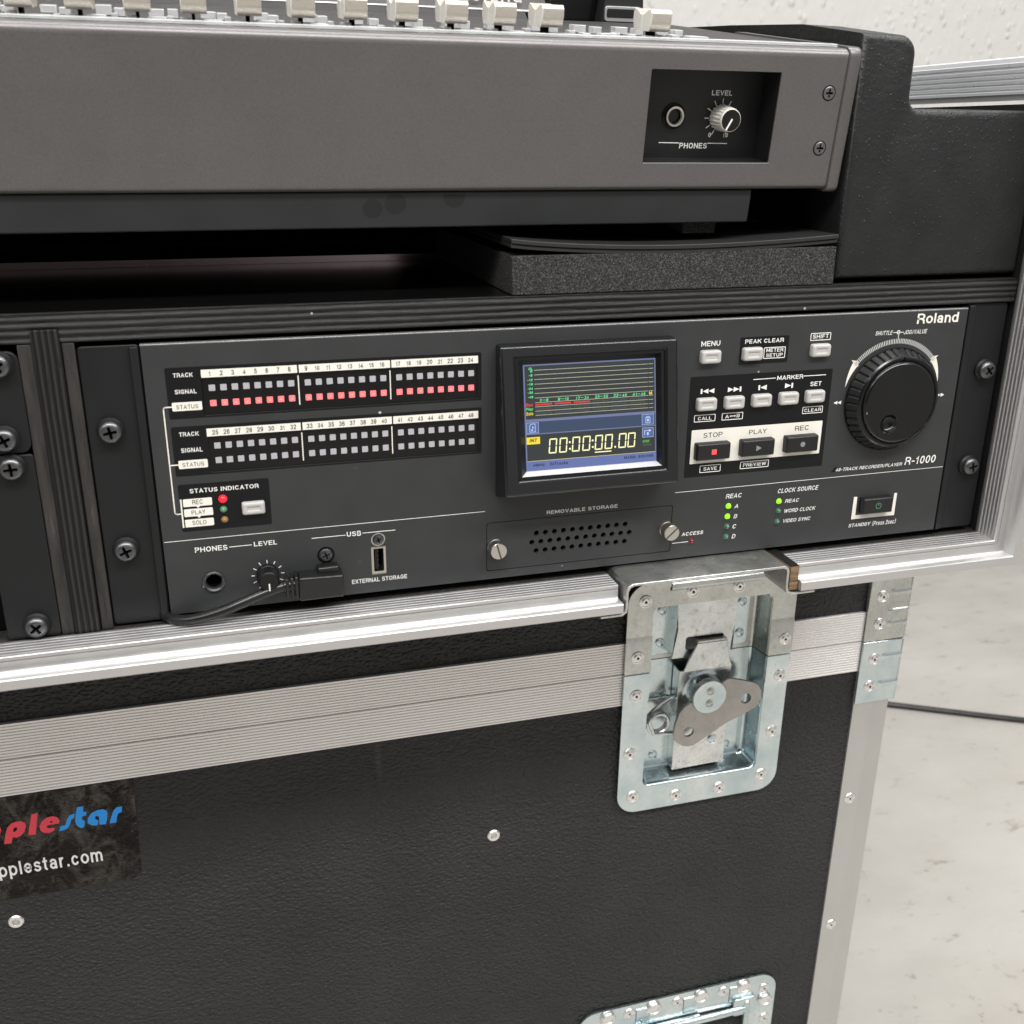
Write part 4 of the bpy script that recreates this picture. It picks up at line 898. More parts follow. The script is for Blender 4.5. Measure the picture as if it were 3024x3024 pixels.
LEDS = {k: led(k) for k in ('led_lime', 'led_green', 'led_amber', 'led_darkred', 'led_green2')}
LEDS['led_red'] = led('led_red', 1.7)
for k, x, z in (('led_red', -187.2, -8.2), ('led_green2', -187.3, -13.4), ('led_amber', -187.2, -18.5), ('led_lime', 76.9, -36.8), ('led_lime', 76.8, -42.8), ('led_green', 77.0, -48.7), ('led_green', 77.0, -54.7), ('led_lime', 107.9, -36.9), ('led_green', 108.1, -42.6), ('led_green', 108.0, -48.9), ('led_darkred', 56.0, -55.0)):
    inst('indicator_led', LEDS[k], rec, (x, 0, z), label={'led_red': 'lit red led', 'led_lime': 'lit bright green led', 'led_amber': 'unlit amber led'}.get(k))
# pale buttons: rounded key with a raised bar
def keytop(w, h, d, k, r, bar=True):
    m_ = MB(); out_ = rrect(-w/2, w/2, -h/2, h/2, r, 4)
    secs = []
    for q, y in ((0.0, 0.0), (0.0, -d+1.3), (0.25, -d+0.5), (0.9, -d)):
        secs.append([(x*(1-2*q/w), y, z*(1-2*q/h)) for x, z in out_])
    if bar:
        secs.append([(x*(1-4.6/w), -d+0.15, z*(1-4.2/h)) for x, z in out_]); secs.append([(x*(1-5.2/w), -d+0.5, z*(1-4.8/h)) for x, z in out_])
    m_.sweep(secs, k, closed=True, caps=False)
    m_.flat([(p[0], p[2]) for p in secs[-1]], secs[-1][0][1], k)
    return m_.mesh('button', angle=50)
BTN = keytop(11.2, 6.8, 3.2, 'button', 1.3)
for x, z in ((58.7, 46.5), (82.6, 46.8), (122.7, 46.8), (58.4, 21.6), (74.4, 21.6), (90.4, 21.7), (106.5, 21.8), (122.4, 21.9)): inst('button', BTN, rec, (x, 0, z))
SIB = keytop(10.6, 6.3, 2.6, 'button', 1.0); inst('button', SIB, rec, (-173.7, 0, -13.6))
def bigkey(icon):
    m_ = MB(); secs = []; w, h, d = 19.6, 9.3, 4.2; out_ = rrect(-w/2, w/2, -h/2, h/2, 0.7, 3)
    for q, y in ((0, 0), (0.1, -d+1.0), (0.35, -d+0.25), (0.8, -d)): secs.append([(x*(1-2*q/w), y, z*(1-2*q/h)) for x, z in out_])
    m_.sweep(secs, 'key_black', closed=True, caps=False); m_.flat([(p[0], p[2]) for p in secs[-1]], -d, 'key_black')
    y = -d-0.06
    if icon == 'stop': m_.rect(-1.4, 1.4, -1.4, 1.4, y, 'icon_red')
    elif icon == 'play': m_.flat([(-1.5, -1.6), (1.7, 0), (-1.5, 1.6)], y, 'icon_grey')
    elif icon == 'rec': m_.flat(circ(0, 0, 1.45, 20), y, 'icon_grey')
    else:
        m_.sheet(arc(0, 0, 1.9, 120, 420, 18)+list(reversed(arc(0, 0, 1.5, 120, 420, 18))), [], y, 'led_green2'); m_.rect(-0.22, 0.22, 0.0, 2.1, y, 'led_green2')
    return m_.mesh('key', angle=50)
for ic, x, z in (('stop', 63.5, -3.8), ('play', 89.8, -3.7), ('rec', 116.4, -3.6)): inst('transport_key', bigkey(ic), rec, (x, 0, z), label=ic+' key')
inst('power_key', bigkey('power'), rec, (170.0, 0, -44.0))
# jog dial with shuttle ring
b = MB()
rf = lambda i, y: (0.972 if (i % 5 == 0) else 1.0)
b.lathe([(28.2, 0.0), (28.9, -0.5), (28.6, -1.6)], DC[0], DC[1], 'black_plastic', 200, cap=False)
b.lathe([(28.4, -1.6), (27.9, -2.2), (25.9, -6.6), (25.4, -7.2)], DC[0], DC[1], 'black_plastic', 200, rf, cap=False)
b.lathe([(25.4, -7.2), (24.6, -7.9), (23.6, -8.0), (23.2, -7.6), (22.9, -7.6)], DC[0], DC[1], 'gloss_black', 96, cap=False)
b.box(DC[0]-0.25, DC[0]+0.25, -8.3, -7.6, DC[1]+22.4, DC[1]+25.0, 'void')
ring = part('jog_dial', b, rec)
b = MB()
b.lathe([(22.6, -6.0), (22.6, -8.2), (22.0, -9.2), (21.2, -9.6)], DC[0], DC[1], 'gloss_black', 72, cap=False)
b.sheet(circ(DC[0], DC[1], 21.2, 72), [circ(165.2, 5.6, 5.4, 32)], -9.6, 'black_plastic')
b.lathe([(5.4, -9.6), (5.1, -9.2), (4.4, -7.6), (2.8, -6.6), (0.03, -6.3)], 165.2, 5.6, 'gloss_black', 32)
part('jog_disc', b, ring)
# headphone jack and level knob
b = MB(); b.lathe([(4.6, 2.5), (5.3, 0.0), (5.2, -0.9), (4.7, -1.2), (3.9, -0.7), (3.4, 0.6)], -194.8, -49.3, 'black_steel', 36, cap=False); b.lathe([(3.5, 0.4), (3.3, 14), (0.02, 14)], -194.8, -49.3, 'void', 28)
part('phones_jack', b, rec)
b = MB()
b.lathe([(5.4, 0.0), (5.2, -2.0), (4.9, -2.2)], -169.6, -48.6, 'black_plastic', 48, cap=False)
b.lathe([(5.0, -2.2), (4.8, -9.0)], -169.6, -48.6, 'black_plastic', 60, lambda i, y: 0.94 if i % 3 == 0 else 1.0, cap=False); b.lathe([(4.8, -9.0), (4.2, -9.8), (0.02, -9.8)], -169.6, -48.6, 'black_plastic', 40)
b.box(-169.9, -169.3, -10.0, -9.2, -53.2, -49.5, 'print_white')
lk = part('level_knob', b, rec)
b = MB()
for i in range(11):
    a = math.radians(235-i*29.0); c_, s_ = math.cos(a), math.sin(a); b.line([(-169.5+6.3*c_, -49.0+6.3*s_), (-169.5+7.7*c_, -49.0+7.7*s_)], 0.4, Y2, W)
part('level_scale', b, rec)
# usb ports
def screw_head(m_, cx, cz, r, y, k):
    m_.lathe([(r, y+0.4), (r, y), (r*0.85, y-0.7), (r*0.55, y-1.0)], cx, cz, k, 24, cap=False); m_.lathe([(r*0.55, y-1.0), (r*0.45, y+0.1), (0.02, y+0.2)], cx, cz, 'void', 12)
    for q in range(4):
        a = math.radians(45+90*q+20); pts = [(cx+0.16*r*math.cos(a), cz+0.16*r*math.sin(a))]+[(cx+0.56*r*math.cos(a+t_), cz+0.56*r*math.sin(a+t_)) for t_ in (-0.55, 0, 0.55)]
        m_.prism(pts, y-0.98, y, k)
b = MB()
b.sheet(rrect(-118.9, -111.5, -55.0, -32.8, 3.6, 6, (0, 0, 1, 1)), [rrect(-118.3, -112.2, -54.0, -40.4, 0.4, 2), circ(-115.2, -36.4, 2.9, 20)], 0.5, 'nickel')
b.plate(rrect(-118.4, -112.2, -53.9, -40.5, 0.5, 2), [rrect(-117.8, -112.8, -53.3, -41.1, 0.4, 2)], 0.2, 11, 'nickel'); b.box(-118, -112.4, 11, 11.5, -54, -40, 'void'); b.box(-117.0, -115.4, 1.5, 11, -52.6, -41.8, 'gloss_black')
for z in (-51.0, -48.3, -45.8, -43.2): b.box(-115.4, -115.2, 2.5, 9, z-0.5, z+0.5, 'nickel')
b.box(-118.3, -112.3, 2.9, 3.0, -40.2, -33, 'void')
screw_head(b, -115.2, -36.4, 2.8, 0.4, 'black_steel')
part('usb_port', b, rec)
b = MB(); b.lathe([(4.2, 0.0), (4.1, -0.3), (3.6, -0.4)], -141.2, -41.5, 'void', 28, cap=False); screw_head(b, -141.2, -41.5, 3.3, -0.4, 'black_steel')
part('port_screw', b, rec)
# storage door
b = MB()
hl = []
for r_, (x0, z, n_) in enumerate(((-32.9, -41.4, 11), (-35.3, -46.3, 12), (-32.9, -51.2, 11))):
    for i in range(n_): hl.append(circ(x0+i*4.955, z, 1.42, 14))
b.plate(rrect(-59.45, 43.35, -59.5, -33.45, 1.1, 3), hl, 0.1, 1.6, 'face')
b.box(-40, 25, 4.0, 5.0, -57, -36, 'void'); b.box(-62, 46, 3.2, 3.9, -62, -31, 'void')
door = part('storage_door', b, rec, bevel=0.15, seg=1)
th = MB()
th.lathe([(4.3, 0.0), (4.3, -1.6), (3.6, -2.0)], 0, 0, 'nickel', 60, lambda i, y: 0.96 if i % 2 else 1.0, cap=False)
th.lathe([(3.6, -2.0), (3.6, -2.6), (4.4, -2.8)], 0, 0, 'nickel', 40, cap=False)
th.lathe([(4.5, -2.8), (4.5, -7.6)], 0, 0, 'nickel', 80, lambda i, y: 0.965 if i % 2 else 1.0, cap=False); th.lathe([(4.4, -7.6), (4.1, -8.1), (0.02, -8.1)], 0, 0, 'nickel', 40)
a = math.radians(0); th.box(-0.45, 0.45, -8.16, -7.9, -4.2, 4.2, 'black_steel')
THS = th.mesh('thumbscrew')
inst('thumbscrew', THS, door, (-55.3, 0.1, -46.2), rot=(0, math.radians(-16), 0)); inst('thumbscrew', THS, door, (40.4, 0.1, -46.1), rot=(0, math.radians(48), 0))

# ---- screen: tilted bezel and display
TA = math.atan2(11.4, 71.3)
cS, sS = math.cos(TA), math.sin(TA)
XS = Matrix(((1, 0, 0, 0), (0, cS, sS, -7.4), (0, -sS, cS, 58.0), (0, 0, 0, 1)))    # local z runs up the glass, local y into it
b = MB()
def sw_(p): return XS @ Vector(p)
xo0, xo1 = -55.25, 37.0
fr = [(xo0, 0, -72.6), (xo1, 0, -72.6), (xo1, 0, 0), (xo0, 0, 0)]
FR = [sw_(p) for p in fr]; BK = [Vector((xo0+0.2, 0, -19.6)), Vector((xo1-0.2, 0, -19.6)), Vector((xo1-0.2, 0, 58.3)), Vector((xo0+0.2, 0, 58.3))]
ix0, ix1, iz0, iz1 = -47.7, 30.0, -65.0, -4.9
gx0, gx1, gz0, gz1 = -42.6, 26.8, -61.3, -9.2
IN1 = [sw_(p) for p in ((ix0, 0, iz0), (ix1, 0, iz0), (ix1, 0, iz1), (ix0, 0, iz1))]
IN2 = [sw_(p) for p in ((ix0, 1.4, iz0), (ix1, 1.4, iz0), (ix1, 1.4, iz1), (ix0, 1.4, iz1))]
rings = [BK, FR, IN1, IN2]; kk = ('bezel', 'bezel', 'gloss_black')
b.v = [p for r_ in rings for p in r_]
for q in range(3):
    for i in range(4):
        j = (i+1) % 4; b.f.append((q*4+i, q*4+j, q*4+4+j, q*4+4+i)); b.mi.append(b.m(kk[q]))
disp = part('display_bezel', b, rec, bevel=0.0)
bv = disp.modifiers.new('edge_bevel', 'BEVEL'); bv.width = 1.9*S; bv.segments = 6; bv.limit_method = 'ANGLE'; bv.angle_limit = math.radians(25)
b = MB(XS)
b.sheet([(ix0, iz0), (ix1, iz0), (ix1, iz1), (ix0, iz1)], [[(ix0+1.7, iz0+1.7), (ix1-1.7, iz0+1.7), (ix1-1.7, iz1-1.7), (ix0+1.7, iz1-1.7)]], 1.4, 'gloss_black')
# chamfer running down to the glass; the lower one is silver, the others black
q0 = [(ix0+1.7, 1.4, iz0+1.7), (ix1-1.7, 1.4, iz0+1.7), (ix1-1.7, 1.4, iz1-1.7), (ix0+1.7, 1.4, iz1-1.7)]; q1 = [(gx0, 5.0, gz0), (gx1, 5.0, gz0), (gx1, 5.0, gz1), (gx0, 5.0, gz1)]
for i in range(4): b.put([q0[i], q0[(i+1) % 4], q1[(i+1) % 4], q1[i]], [(0, 1, 2, 3)], 'bezel_silver' if i == 0 else 'black_plastic')
part('screen_surround', b, disp)
g = MB(XS)
YG = 5.0
def L(n): return YG-0.02*n
g.rect(gx0, gx1, gz0, gz1, YG, 's_frame')
g.rect(-41.9, 26.2, -35.7, -9.9, L(1), 's_dark'); g.rect(-42.1, 26.3, -42.8, -37.0, L(1), 's_bar'); g.rect(-41.9, 26.2, -56.2, -43.3, L(1), 's_dark'); g.rect(-42.0, 26.2, -60.9, -56.6, L(1), 's_foot')
for k in range(8):
    z = -11.9-k*2.24
    if k == 7: z = -27.4+0.0
for k in range(7):
    z = -12.0-k*2.24
    g.rect(-37.1, 22.6, z-0.10, z+0.10, L(2), 's_line'); g.rect(23.0, 25.5, z-0.10, z+0.10, L(2), 's_line')
for z in (-27.7, -29.75, -31.85, -33.9): g.rect(-37.0, 22.6, z-0.1, z+0.1, L(2), 's_line'); g.rect(23.0, 25.4, z-0.1, z+0.1, L(2), 's_line')
for i, t_ in enumerate(('OL', '0', '-6', '-12', '-18', '-24', '-36', '-48')):
    z = -11.85-i*1.97-(0.0 if i == 0 else -0.5 if i == 1 else 0)
    z = [-11.8, -13.0, -15.0, -17.1, -19.2, -21.3, -23.3, -25.4][i]
    wdt = 0.75*len(t_)+0.4
    g.text(t_, -37.9-wdt, -37.9, z, z+1.25, L(2), 's_green', 0.2, 0.1)
for t_, xa, xb in (('1-8', -34.8, -30.2), ('9-16', -25.4, -19.6), ('17-24', -15.9, -9.2), ('25-32', -6.0, 1.1), ('33-40', 3.9, 11.1), ('41-48', 14.0, 21.1)):
    a_, c_ = t_.split('-'); wd = xb-xa; wa_ = 0.36*wd if len(a_) == 2 else 0.26*wd; wc = 0.36*wd if len(c_) == 2 else 0.26*wd
    g.text(a_, xa, xa+wa_, -27.4, -25.9, L(3), 's_green', 0.17, 0.12); g.rect(xa+wa_+0.35, xb-wc-0.35, -26.75, -26.5, L(3), 's_green'); g.text(c_, xb-wc, xb, -27.4, -25.9, L(3), 's_green', 0.17, 0.12)
g.text('M', 23.2, 24.8, -27.4, -25.8, L(3), 's_amber', 0.2)
for t_, k, z in (('Rec', 's_red', -29.4), ('Play', 's_green', -31.6), ('Solo', 's_amber', -33.7)): g.text(t_, -41.8, -38.2, z, z+1.6, L(3), k, 0.17, 0.12)
for gi in range(6):
    for k in range(8):
        x = -36.4+gi*9.9+k*1.08
        for z, kk in ((-28.72, 's_red' if gi < 3 else 's_dim'), (-30.8, 's_dim'), (-32.9, 's_dim')): g.rect(x-0.42, x+0.42, z-0.36, z+0.36, L(3), kk)
for xa, xb, z0, z1 in ((-41.9, -35.6, -42.6, -37.3), (19.1, 25.6, -42.4, -37.1), (19.2, 25.4, -48.8, -43.9)):
    g.rect(xa, xb, z0, z1, L(2), 's_pale'); g.rect(xa+0.15, xb-0.15, z0+0.15, z1-0.15, L(3), 's_btn')
g.line([(-40.2, -41.9), (-40.2, -38.9), (-39.4, -38.0), (-37.4, -38.0), (-37.4, -41.9), (-40.2, -41.9)], 0.26, L(4), 's_pale'); g.flat(circ(-39.1, -41.0, 0.42, 10), L(4), 's_pale'); g.line([(-38.75, -41.0), (-38.75, -39.2), (-38.0, -40.0)], 0.24, L(4), 's_pale')
g.line([(21.2, -38.9), (21.2, -41.5), (23.5, -41.5), (23.5, -38.9), (22.9, -38.3), (21.8, -38.3), (21.2, -38.9), (23.5, -38.9)], 0.28, L(4), 's_pale'); g.rect(21.8, 22.9, -40.7, -39.5, L(4), 's_pale')
g.line([(20.4, -47.6), (20.4, -45.4), (23.0, -45.4)], 0.32, L(4), 's_pale'); g.flat([(22.8, -46.1), (24.3, -45.4), (22.8, -44.7)], L(4), 's_pale'); g.rect(21.7, 22.7, -47.7, -46.3, L(4), 's_pale')
g.rect(-42.0, -35.1, -48.0, -44.5, L(2), 's_amber'); g.text('INT', -40.6, -36.5, -46.95, -45.2, L(3), 'print_dark', 0.2, 0.2)
def seg0(x, z0, z1, w):
    h = z1-z0; t_ = 0.62; e = 0.14; sl = 0.09
    q = lambda a, c_: (x+a+(c_-z0)*sl, c_)
    for P_ in ([(e, z1), (w-e, z1), (w-t_-e, z1-t_), (t_+e, z1-t_)], [(e+t_, z0+t_), (w-e-t_, z0+t_), (w-e, z0), (e, z0)],
               [(0, z1-e), (t_, z1-t_-e), (t_, z0+h/2+e+0.2), (0.3, z0+h/2+e), (0, z0+h/2+e+0.3)], [(w-t_, z1-t_-e), (w, z1-e), (w, z0+h/2+e+0.3), (w-0.3, z0+h/2+e), (w-t_, z0+h/2+e+0.2)],
               [(0, z0+h/2-e-0.3), (0.3, z0+h/2-e), (t_, z0+h/2-e-0.2), (t_, z0+t_+e), (0, z0+e)], [(w-t_, z0+h/2-e-0.2), (w-0.3, z0+h/2-e), (w, z0+h/2-e-0.3), (w, z0+e), (w-t_, z0+t_+e)]):
        g.sheet([q(a, c_) for a, c_ in P_], [], L(4), 's_yellow')
for x in (-30.9, -25.5, -18.8, -13.3, -6.7, -1.4, 6.0, 10.9): seg0(x, -53.2, -45.8, 4.1)
for x in (-19.7, -7.6):
    for z in (-48.3, -51.6): g.flat(circ(x, z, 0.5, 10), L(4), 's_yellow')
g.flat(circ(4.4, -52.4, 0.5, 10), L(4), 's_yellow'); g.rect(-6.6, 2.3, -54.6, -54.1, L(4), 's_yellow')
g.text('DISK', 19.4, 23.1, -51.4, -50.1, L(4), 's_lime', 0.2, 0.2); g.rect(19.4, 24.2, -53.1, -52.0, L(3), 's_dim')
g.rect(-42.0, 26.2, -56.45, -56.3, L(4), 's_amber')
g.text('48kHz', -39.3, -33.0, -59.2, -57.5, L(4), 's_ink', 0.2); g.text('24Tracks', -30.6, -20.9, -59.2, -57.5, L(4), 's_ink', 0.2); g.text('MARK: 000/000', 9.1, 25.1, -59.1, -57.4, L(4), 's_ink', 0.2)
part('screen', g, disp)

# ================================================================== USB CABLE
uc = thing('usb_cable', (-145, -8, -60), 'black usb cable with right-angle plug pushed into the recorder front', 'cable')
b = MB()
b.prism([(-156.0, -60.2), (-134.4, -60.0), (-134.2, -48.6), (-155.8, -48.0)], -11.0, -0.2, 'cable')
b.prism([(-146.4, -52), (-136.0, -52), (-136.0, -45.2), (-146.2, -45.4)], -7.0, -0.2, 'cable')
part('plug', b, uc, bevel=1.0, seg=3)
b = MB()
for i, (x, r_) in enumerate(((-156.8, 5.2), (-159.0, 4.7), (-161.2, 4.2))):
    b.prism(rrect(x-0.75, x+0.75, -53.2-r_, -52.6+r_, 0.3, 2), -6.2-r_*0.85, -6.2+r_*0.85, 'cable')
b.tube([(-155, -6.2, -52.8), (-163, -6.2, -53.2)], 3.0, 'cable', 14)
part('strain_relief', b, uc, bevel=0.35)
b = MB()
ctrl = [(-158, -6.2, -52.8), (-163, -6.4, -53.2), (-168, -7.2, -54.0), (-175, -8.6, -55.6), (-183, -9.6, -58.0), (-191, -9.8, -60.6), (-200, -9.0, -63.0), (-208, -7.0, -64.8), (-214, -3.5, -65.4), (-218.5, 2, -65.4), (-221, 8, -65.3)]
def smooth(P_, n=5):
    res = []
    P_ = [Vector(p) for p in P_]
    for i in range(len(P_)-1):
        p0, p1_, p2_, p3_ = P_[max(i-1, 0)], P_[i], P_[i+1], P_[min(i+2, len(P_)-1)]
        for j in range(n):
            u = j/n; res.append(0.5*((2*p1_)+(p2_-p0)*u+(2*p0-5*p1_+4*p2_-p3_)*u*u+(3*p1_-p0-3*p2_+p3_)*u**3))
    return res+[P_[-1]]
b.tube(smooth(ctrl), 2.55, 'cable', 16)
part('lead', b, uc)

# ================================================================== FOAM AND BOARDS UNDER THE CONSOLE
b = MB()
b.prism([(-46.8, 80.7), (127.4, 80.7), (127.0, 99.8), (60, 99.6), (20, 99.2), (-30, 99.0), (-46.8, 98.9)], 1.0, 165, 'foam')
o = place('foam_block', b.mesh('foam_block', (40, 80, 80)), None, (40, 80, 80), bevel=0.5); tag(o, 'charcoal grey foam block standing on the black shelf under the console', 'foam block')
b = MB()
def sag(x, d): u = (x+48)/176.0; return 107.0-4.6*math.sin(math.pi*min(1, max(0, u)))**0.8*(1-0.3*u)-0.9*u+d
xs = [-47.6+i*(174.8/24) for i in range(25)]
def boards(name, d0, d1, dy, label, group):
    m_ = MB(); secs = []
    for x in xs: secs.append([(x, 0.2+dy, sag(x, d0)), (x, 0.2+dy, sag(x, d1)), (x, 150, sag(x, d1)+1.0), (x, 150, sag(x, d0)+1.0)])
    m_.sweep([[(p[0], p[1], p[2]) for p in reversed(q)] for q in secs], 'board')
    o = place(name, m_.mesh(name, (40, 70, 104)), None, (40, 70, 104), bevel=0.35); tag(o, label, 'board', group); return o
boards('hardboard_sheet', -4.2, -2.3, 0.8, 'lower of two thin bowed black boards lying on the foam block', 'thin boards on the foam')
boards('hardboard_sheet', -2.1, 0.0, 0.0, 'upper of two thin bowed black boards, directly under the console base', 'thin boards on the foam')

# ================================================================== MIXING CONSOLE
TM = math.radians(7.8)
cM, sM = math.cos(TM), math.sin(TM)
XM = Matrix(((1, 0, 0, 0), (0, cM, -sM, -3.0), (0, sM, cM, 192.0), (0, 0, 0, 1)))   # local y into the console, local z up its front
con = thing('mixing_console', (-150, 150, 112), 'large grey mixing console on top, champagne fader caps along its front edge', 'mixing console')
CXL = XL
b = MB(XM)
hole = rrect(18.1, 85.3, -52.4, -11.0, 0.8, 2)
b.plate([(CXL, -61.5), (119.4, -61.5), (119.4, -4.0), (CXL, -4.0)], [hole], 0.0, 1.5, 'console')
def qa(cy, cz, r, a0, a1, n=6): return [(cy+r*math.cos(math.radians(a0+(a1-a0)*i/n)), cz+r*math.sin(math.radians(a0+(a1-a0)*i/n))) for i in range(n+1)]
pt = qa(4.0, -4.0, 4.0, 180, 90)+[(14, 0.0)]; pb_ = [(12, -65.0)]+qa(3.5, -61.5, 3.5, 270, 180)
b.sweep([[(x, y, z) for y, z in pt] for x in (CXL, 119.4)], 'console', closed=False); b.sweep([[(x, y, z) for y, z in pb_] for x in (CXL, 119.4)], 'console', closed=False)
front = part('front_panel', b, con, angle=50)
b = MB(XM)   # headphone recess
b.sweep([[(p[0], y, p[1]) for p in hole+[hole[0]]] for y in (1.4, 17.5)], 'console_recess', closed=False); b.rect(17.5, 86.5, -53, -10.5, 17.0, 'console_recess')
b.prism([(18.2, -52.5), (85.2, -52.5), (85.2, -52.0), (18.2, -52.0)], -0.12, 0.8, 'steel'); b.prism([(84.9, -52), (85.3, -52), (85.3, -11.2), (84.9, -11.2)], -0.1, 0.8, 'console')
def fm(txt, x0, x1, z0, z1, pen=0.165): b.text(txt, x0, x1, z0, z1, 16.9, 'print_white', pen)
fm('LEVEL', 58.3, 69.3, -23.6, -21.0); fm('PHONES', 44.2, 59.1, -48.0, -45.4); fm('0', 59.2, 60.6, -42.7, -40.5, 0.17); fm('10', 67.1, 69.9, -42.7, -40.5, 0.17)
b.line([(33.1, -45.35), (43.8, -45.45)], 0.4, 16.9, 'print_white'); b.line([(59.4, -45.5), (69.9, -45.6)], 0.4, 16.9, 'print_white')
for i in range(11):
    a = math.radians(243-i*30.6); c_, s_ = math.cos(a), math.sin(a); b.line([(64.9+6.6*c_, -33.6+6.6*s_), (64.9+8.8*c_, -33.6+8.8*s_)], 0.42, 16.9, 'print_white')
pan = part('headphone_panel', b, con)
b = MB(XM); b.lathe([(5.9, 17), (5.9, 16.2), (5.4, 15.9)], 39.3, -33.1, 'black_plastic', 32, cap=False); b.lathe([(5.0, 17), (4.95, 15.2), (4.6, 14.7), (3.7, 14.8), (3.2, 15.6)], 39.3, -33.1, 'nickel', 36, cap=False); b.lathe([(3.25, 15.6), (3.2, 26), (0.02, 26)], 39.3, -33.1, 'void', 24)
part('phones_jack', b, pan)
b = MB(XM)
fl_ = lambda i, y: (0.93 if (i % 4) < 2 else 1.0)
b.lathe([(6.3, 16.6), (5.6, 6.6)], 64.6, -33.4, 'cap_side', 80, fl_, cap=False); b.lathe([(5.5, 6.6), (5.35, 6.0), (4.95, 5.65)], 64.6, -33.4, 'cap_side', 40, cap=False); b.lathe([(4.95, 5.65), (0.02, 5.6)], 64.6, -33.4, 'black_plastic', 40)
b.line([(65.0, -33.0), (62.6, -37.6)], 0.9, 5.5, 'print_white')
part('level_knob', b, pan)
fs = MB(); fs.sheet(circ(0, 0, 3.6, 28), [circ(0, 0, 3.05, 28)], -0.04, 'void'); fs.lathe([(3.1, 0.1), (3.05, -0.3), (2.7, -0.55)], 0, 0, 'console', 28, cap=False)
fs.sheet(circ(0, 0, 2.7, 28), [[(-.5, -1.9), (.5, -1.9), (.5, -.5), (1.9, -.5), (1.9, .5), (.5, .5), (.5, 1.9), (-.5, 1.9), (-.5, .5), (-1.9, .5), (-1.9, -.5), (-.5, -.5)]], -0.55, 'console'); fs.lathe([(2.1, -0.06), (0.02, -0.05)], 0, 0, 'void', 16); fs.box(0.1, 0.6, -0.2, -0.1, -1.0, -0.5, 'steel')
FSC = fs.mesh('panel_screw')
for x, z in ((112.1, -19.7), (112.2, -45.1)):
    p = XM @ Vector((x, 0, z)); inst('panel_screw', FSC, front, p, rot=(TM, 0, 0))
b = MB(XM)   # end cap
eo = qa(4.5, -3.6, 4.5, 180, 90)+[(120, 0.9), (120, -66.4)]+qa(3.5, -62.9, 3.5, 270, 180)
e1 = [(119.9, y, z) for y, z in eo]; 
secs = [[(x, y+d, z) for y, z in eo] for x, d in ((119.7, -0.2), (120.2, -0.9), (125.2, -0.9), (126.3, -0.2), (126.6, 0.9))]
b.sweep(secs, 'console')
part('end_cap', b, con, angle=45)
b = MB(XM)   # top deck rising to the back, and dark belly below
b.put([(CXL, 14, 0), (119.4, 14, 0), (119.4, 210, 0), (CXL, 210, 0)], [(0, 1, 2, 3)], 'deck')
b.put([(CXL, 12, -65), (119.4, 12, -65), (119.4, 300, -65), (CXL, 300, -65)], [(3, 2, 1, 0)], 'console_recess')
part('top_deck', b, con)
b = MB(XM); b.box(CXL, 80.2, 3.2, 260, -81.5, -65.3, 'console_base')
cbase = part('console_base', b, con, bevel=0.8)
b = MB(XM)
for x, z, r in ((-110.2, -72.6, 4.6), (-99.8, -70.6, 5.0), (-72.4, -67.8, 5.2)): b.flat([p for p in circ(x, z, r, 24, r*0.92) if p[1] < -65.6], 3.15, 'smudge')
part('smudge', b, cbase)
b = MB(XM); b.box(48, 66, 10, 60, -88, -81.6, 'foam')
part('foot', b, con)
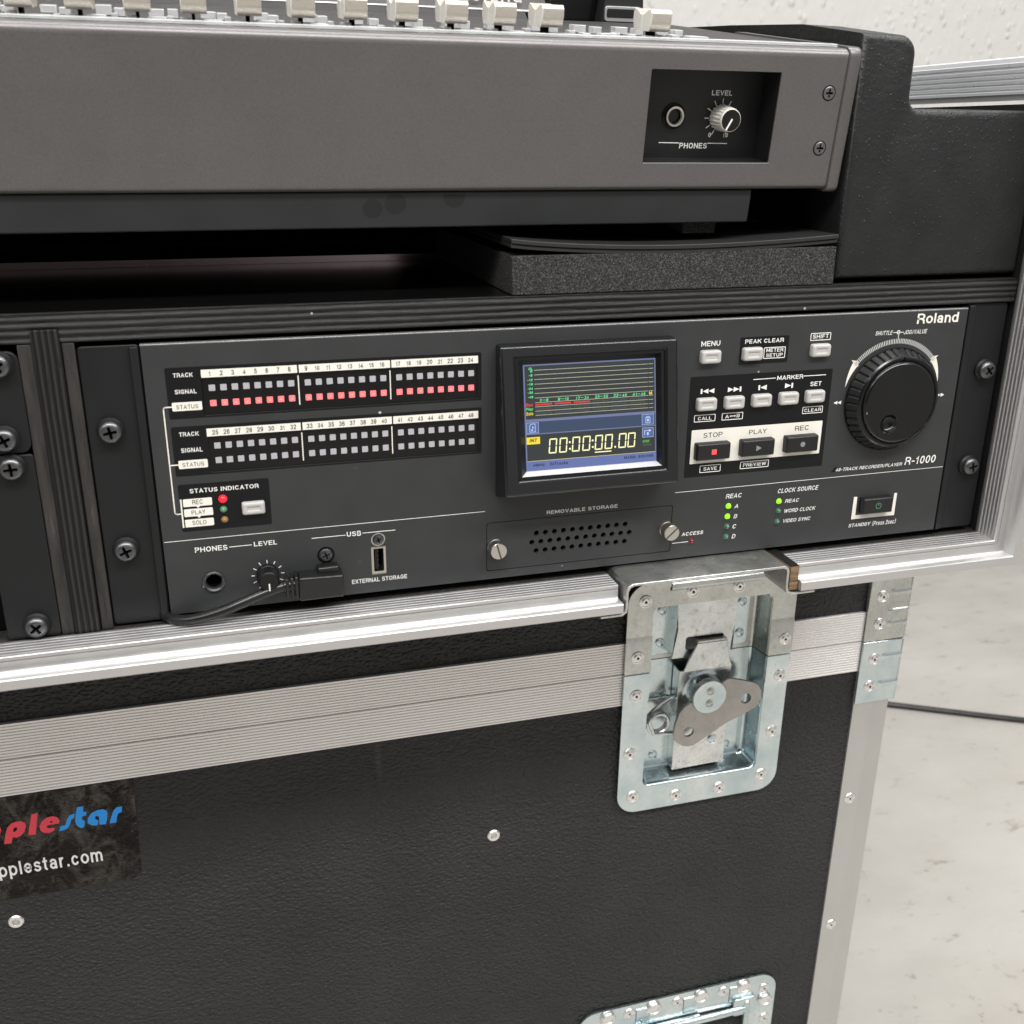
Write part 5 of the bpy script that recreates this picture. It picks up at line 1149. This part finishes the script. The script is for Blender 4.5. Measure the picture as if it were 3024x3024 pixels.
# clear trim strip and clear button rows along the front edge of the deck
b = MB(XM)
b.box(CXL, 119, 10.5, 16, 0.1, 1.5, 'clear')
for i in range(-24, 4):
    x0 = -26.3+i*22.1
    for dx, w_, h_, y in ((4.2, 6.5, 3.4, 58), (11.5, 4.4, 3.0, 52), (-4.6, 4.0, 1.6, 20), (3.6, 7.5, 1.5, 19), (12.2, 2.6, 2.0, 22)):
        dx += random.uniform(-0.8, 0.8)
        b.box(x0+dx, x0+dx+w_, y, y+7, 0.2, h_+random.uniform(-.4, .8), 'clear')
part('clear_button_row', b, con, bevel=0.25)
cap = MB(XM)
def cap_part(m_, x0):
    w = 10.1
    P_ = [(16.6, 5.1), (15.3, 8.5), (15.6, 11.4), (17.2, 12.9), (20.5, 12.2), (24.5, 10.6), (26.5, 10.4), (28.5, 10.6), (32.5, 12.2), (35.6, 12.9), (37.0, 11.4), (37.3, 8.5), (36.0, 5.1), (34.6, 3.7), (18.0, 3.7)]
    m_.sweep([[(x, y, z) for y, z in P_] for x in (x0+0.3, x0+w)], 'cap_beige')
    m_.put([(x0-0.02, y, z) for y, z in P_]+[(x0+0.3, y, z) for y, z in P_], [tuple(range(len(P_)))]+[(j, len(P_)+j, len(P_)+(j+1) % len(P_), (j+1) % len(P_)) for j in range(len(P_))], 'cap_side')
    m_.box(x0-0.1, x0+0.0, 26.1, 26.9, 4.2, 10.2, 'print_white')
    m_.box(x0+4.2, x0+5.4, 22, 31, 0.2, 3.8, 'void')
base = XM @ Vector((0, 26, 5))
cap_part(cap, -5.0)
CAP = cap.mesh('fader_cap', base, 40)
for i in range(-16, 1):
    inst('fader_cap', CAP, con, base+Vector((-25.6+i*22.12, 0, 0)))
inst('fader_cap', CAP, con, base+Vector((27.2, 0, -0.15)))
b = MB(XM)   # meter bridge behind the faders
b.put([(CXL, 205, -6), (24, 205, -6), (24, 222, 3.8), (CXL, 222, 3.8)], [(0, 1, 2, 3)], 'deck')
b.tube([(CXL, 222, 4.0), (33, 222, 4.0)], 0.7, 'alu_x', 8)
b.put([(CXL, 222.5, 4.6), (38.5, 222.5, 4.6), (36.0, 236, 40), (CXL, 236, 40)], [(0, 1, 2, 3)], 'bridge')if False else b.put([(CXL, 222.5, 4.6), (38.8, 222.5, 4.6), (33.0, 232, 36), (CXL, 232, 36)], [(0, 1, 2, 3)], 'console')
b.text('Roland', -20, 21.5, 8.6, 17.5, 221.0, 'print_white', 0.15)
part('meter_bridge', b, con)
b = MB(XM)
b.prism([(38.8, -20), (72, -20), (74.5, 8), (71, 40), (33, 40)], 226, 300, 'gloss_black')
b.prism([(72.5, -6), (106, -6), (101.5, 7), (98.5, 40), (71.5, 40), (74.6, 12)], 214, 300, 'console_base')
b.prism(rrect(74.8, 99.5, 0.4, 9.2, 1.8, 4), 212.6, 214, 'alu_x'); b.prism(rrect(76.0, 99.0, 2.6, 7.8, 1.2, 4), 212.3, 212.6, 'console_recess')
part('screen_arm', b, con, bevel=0.8)
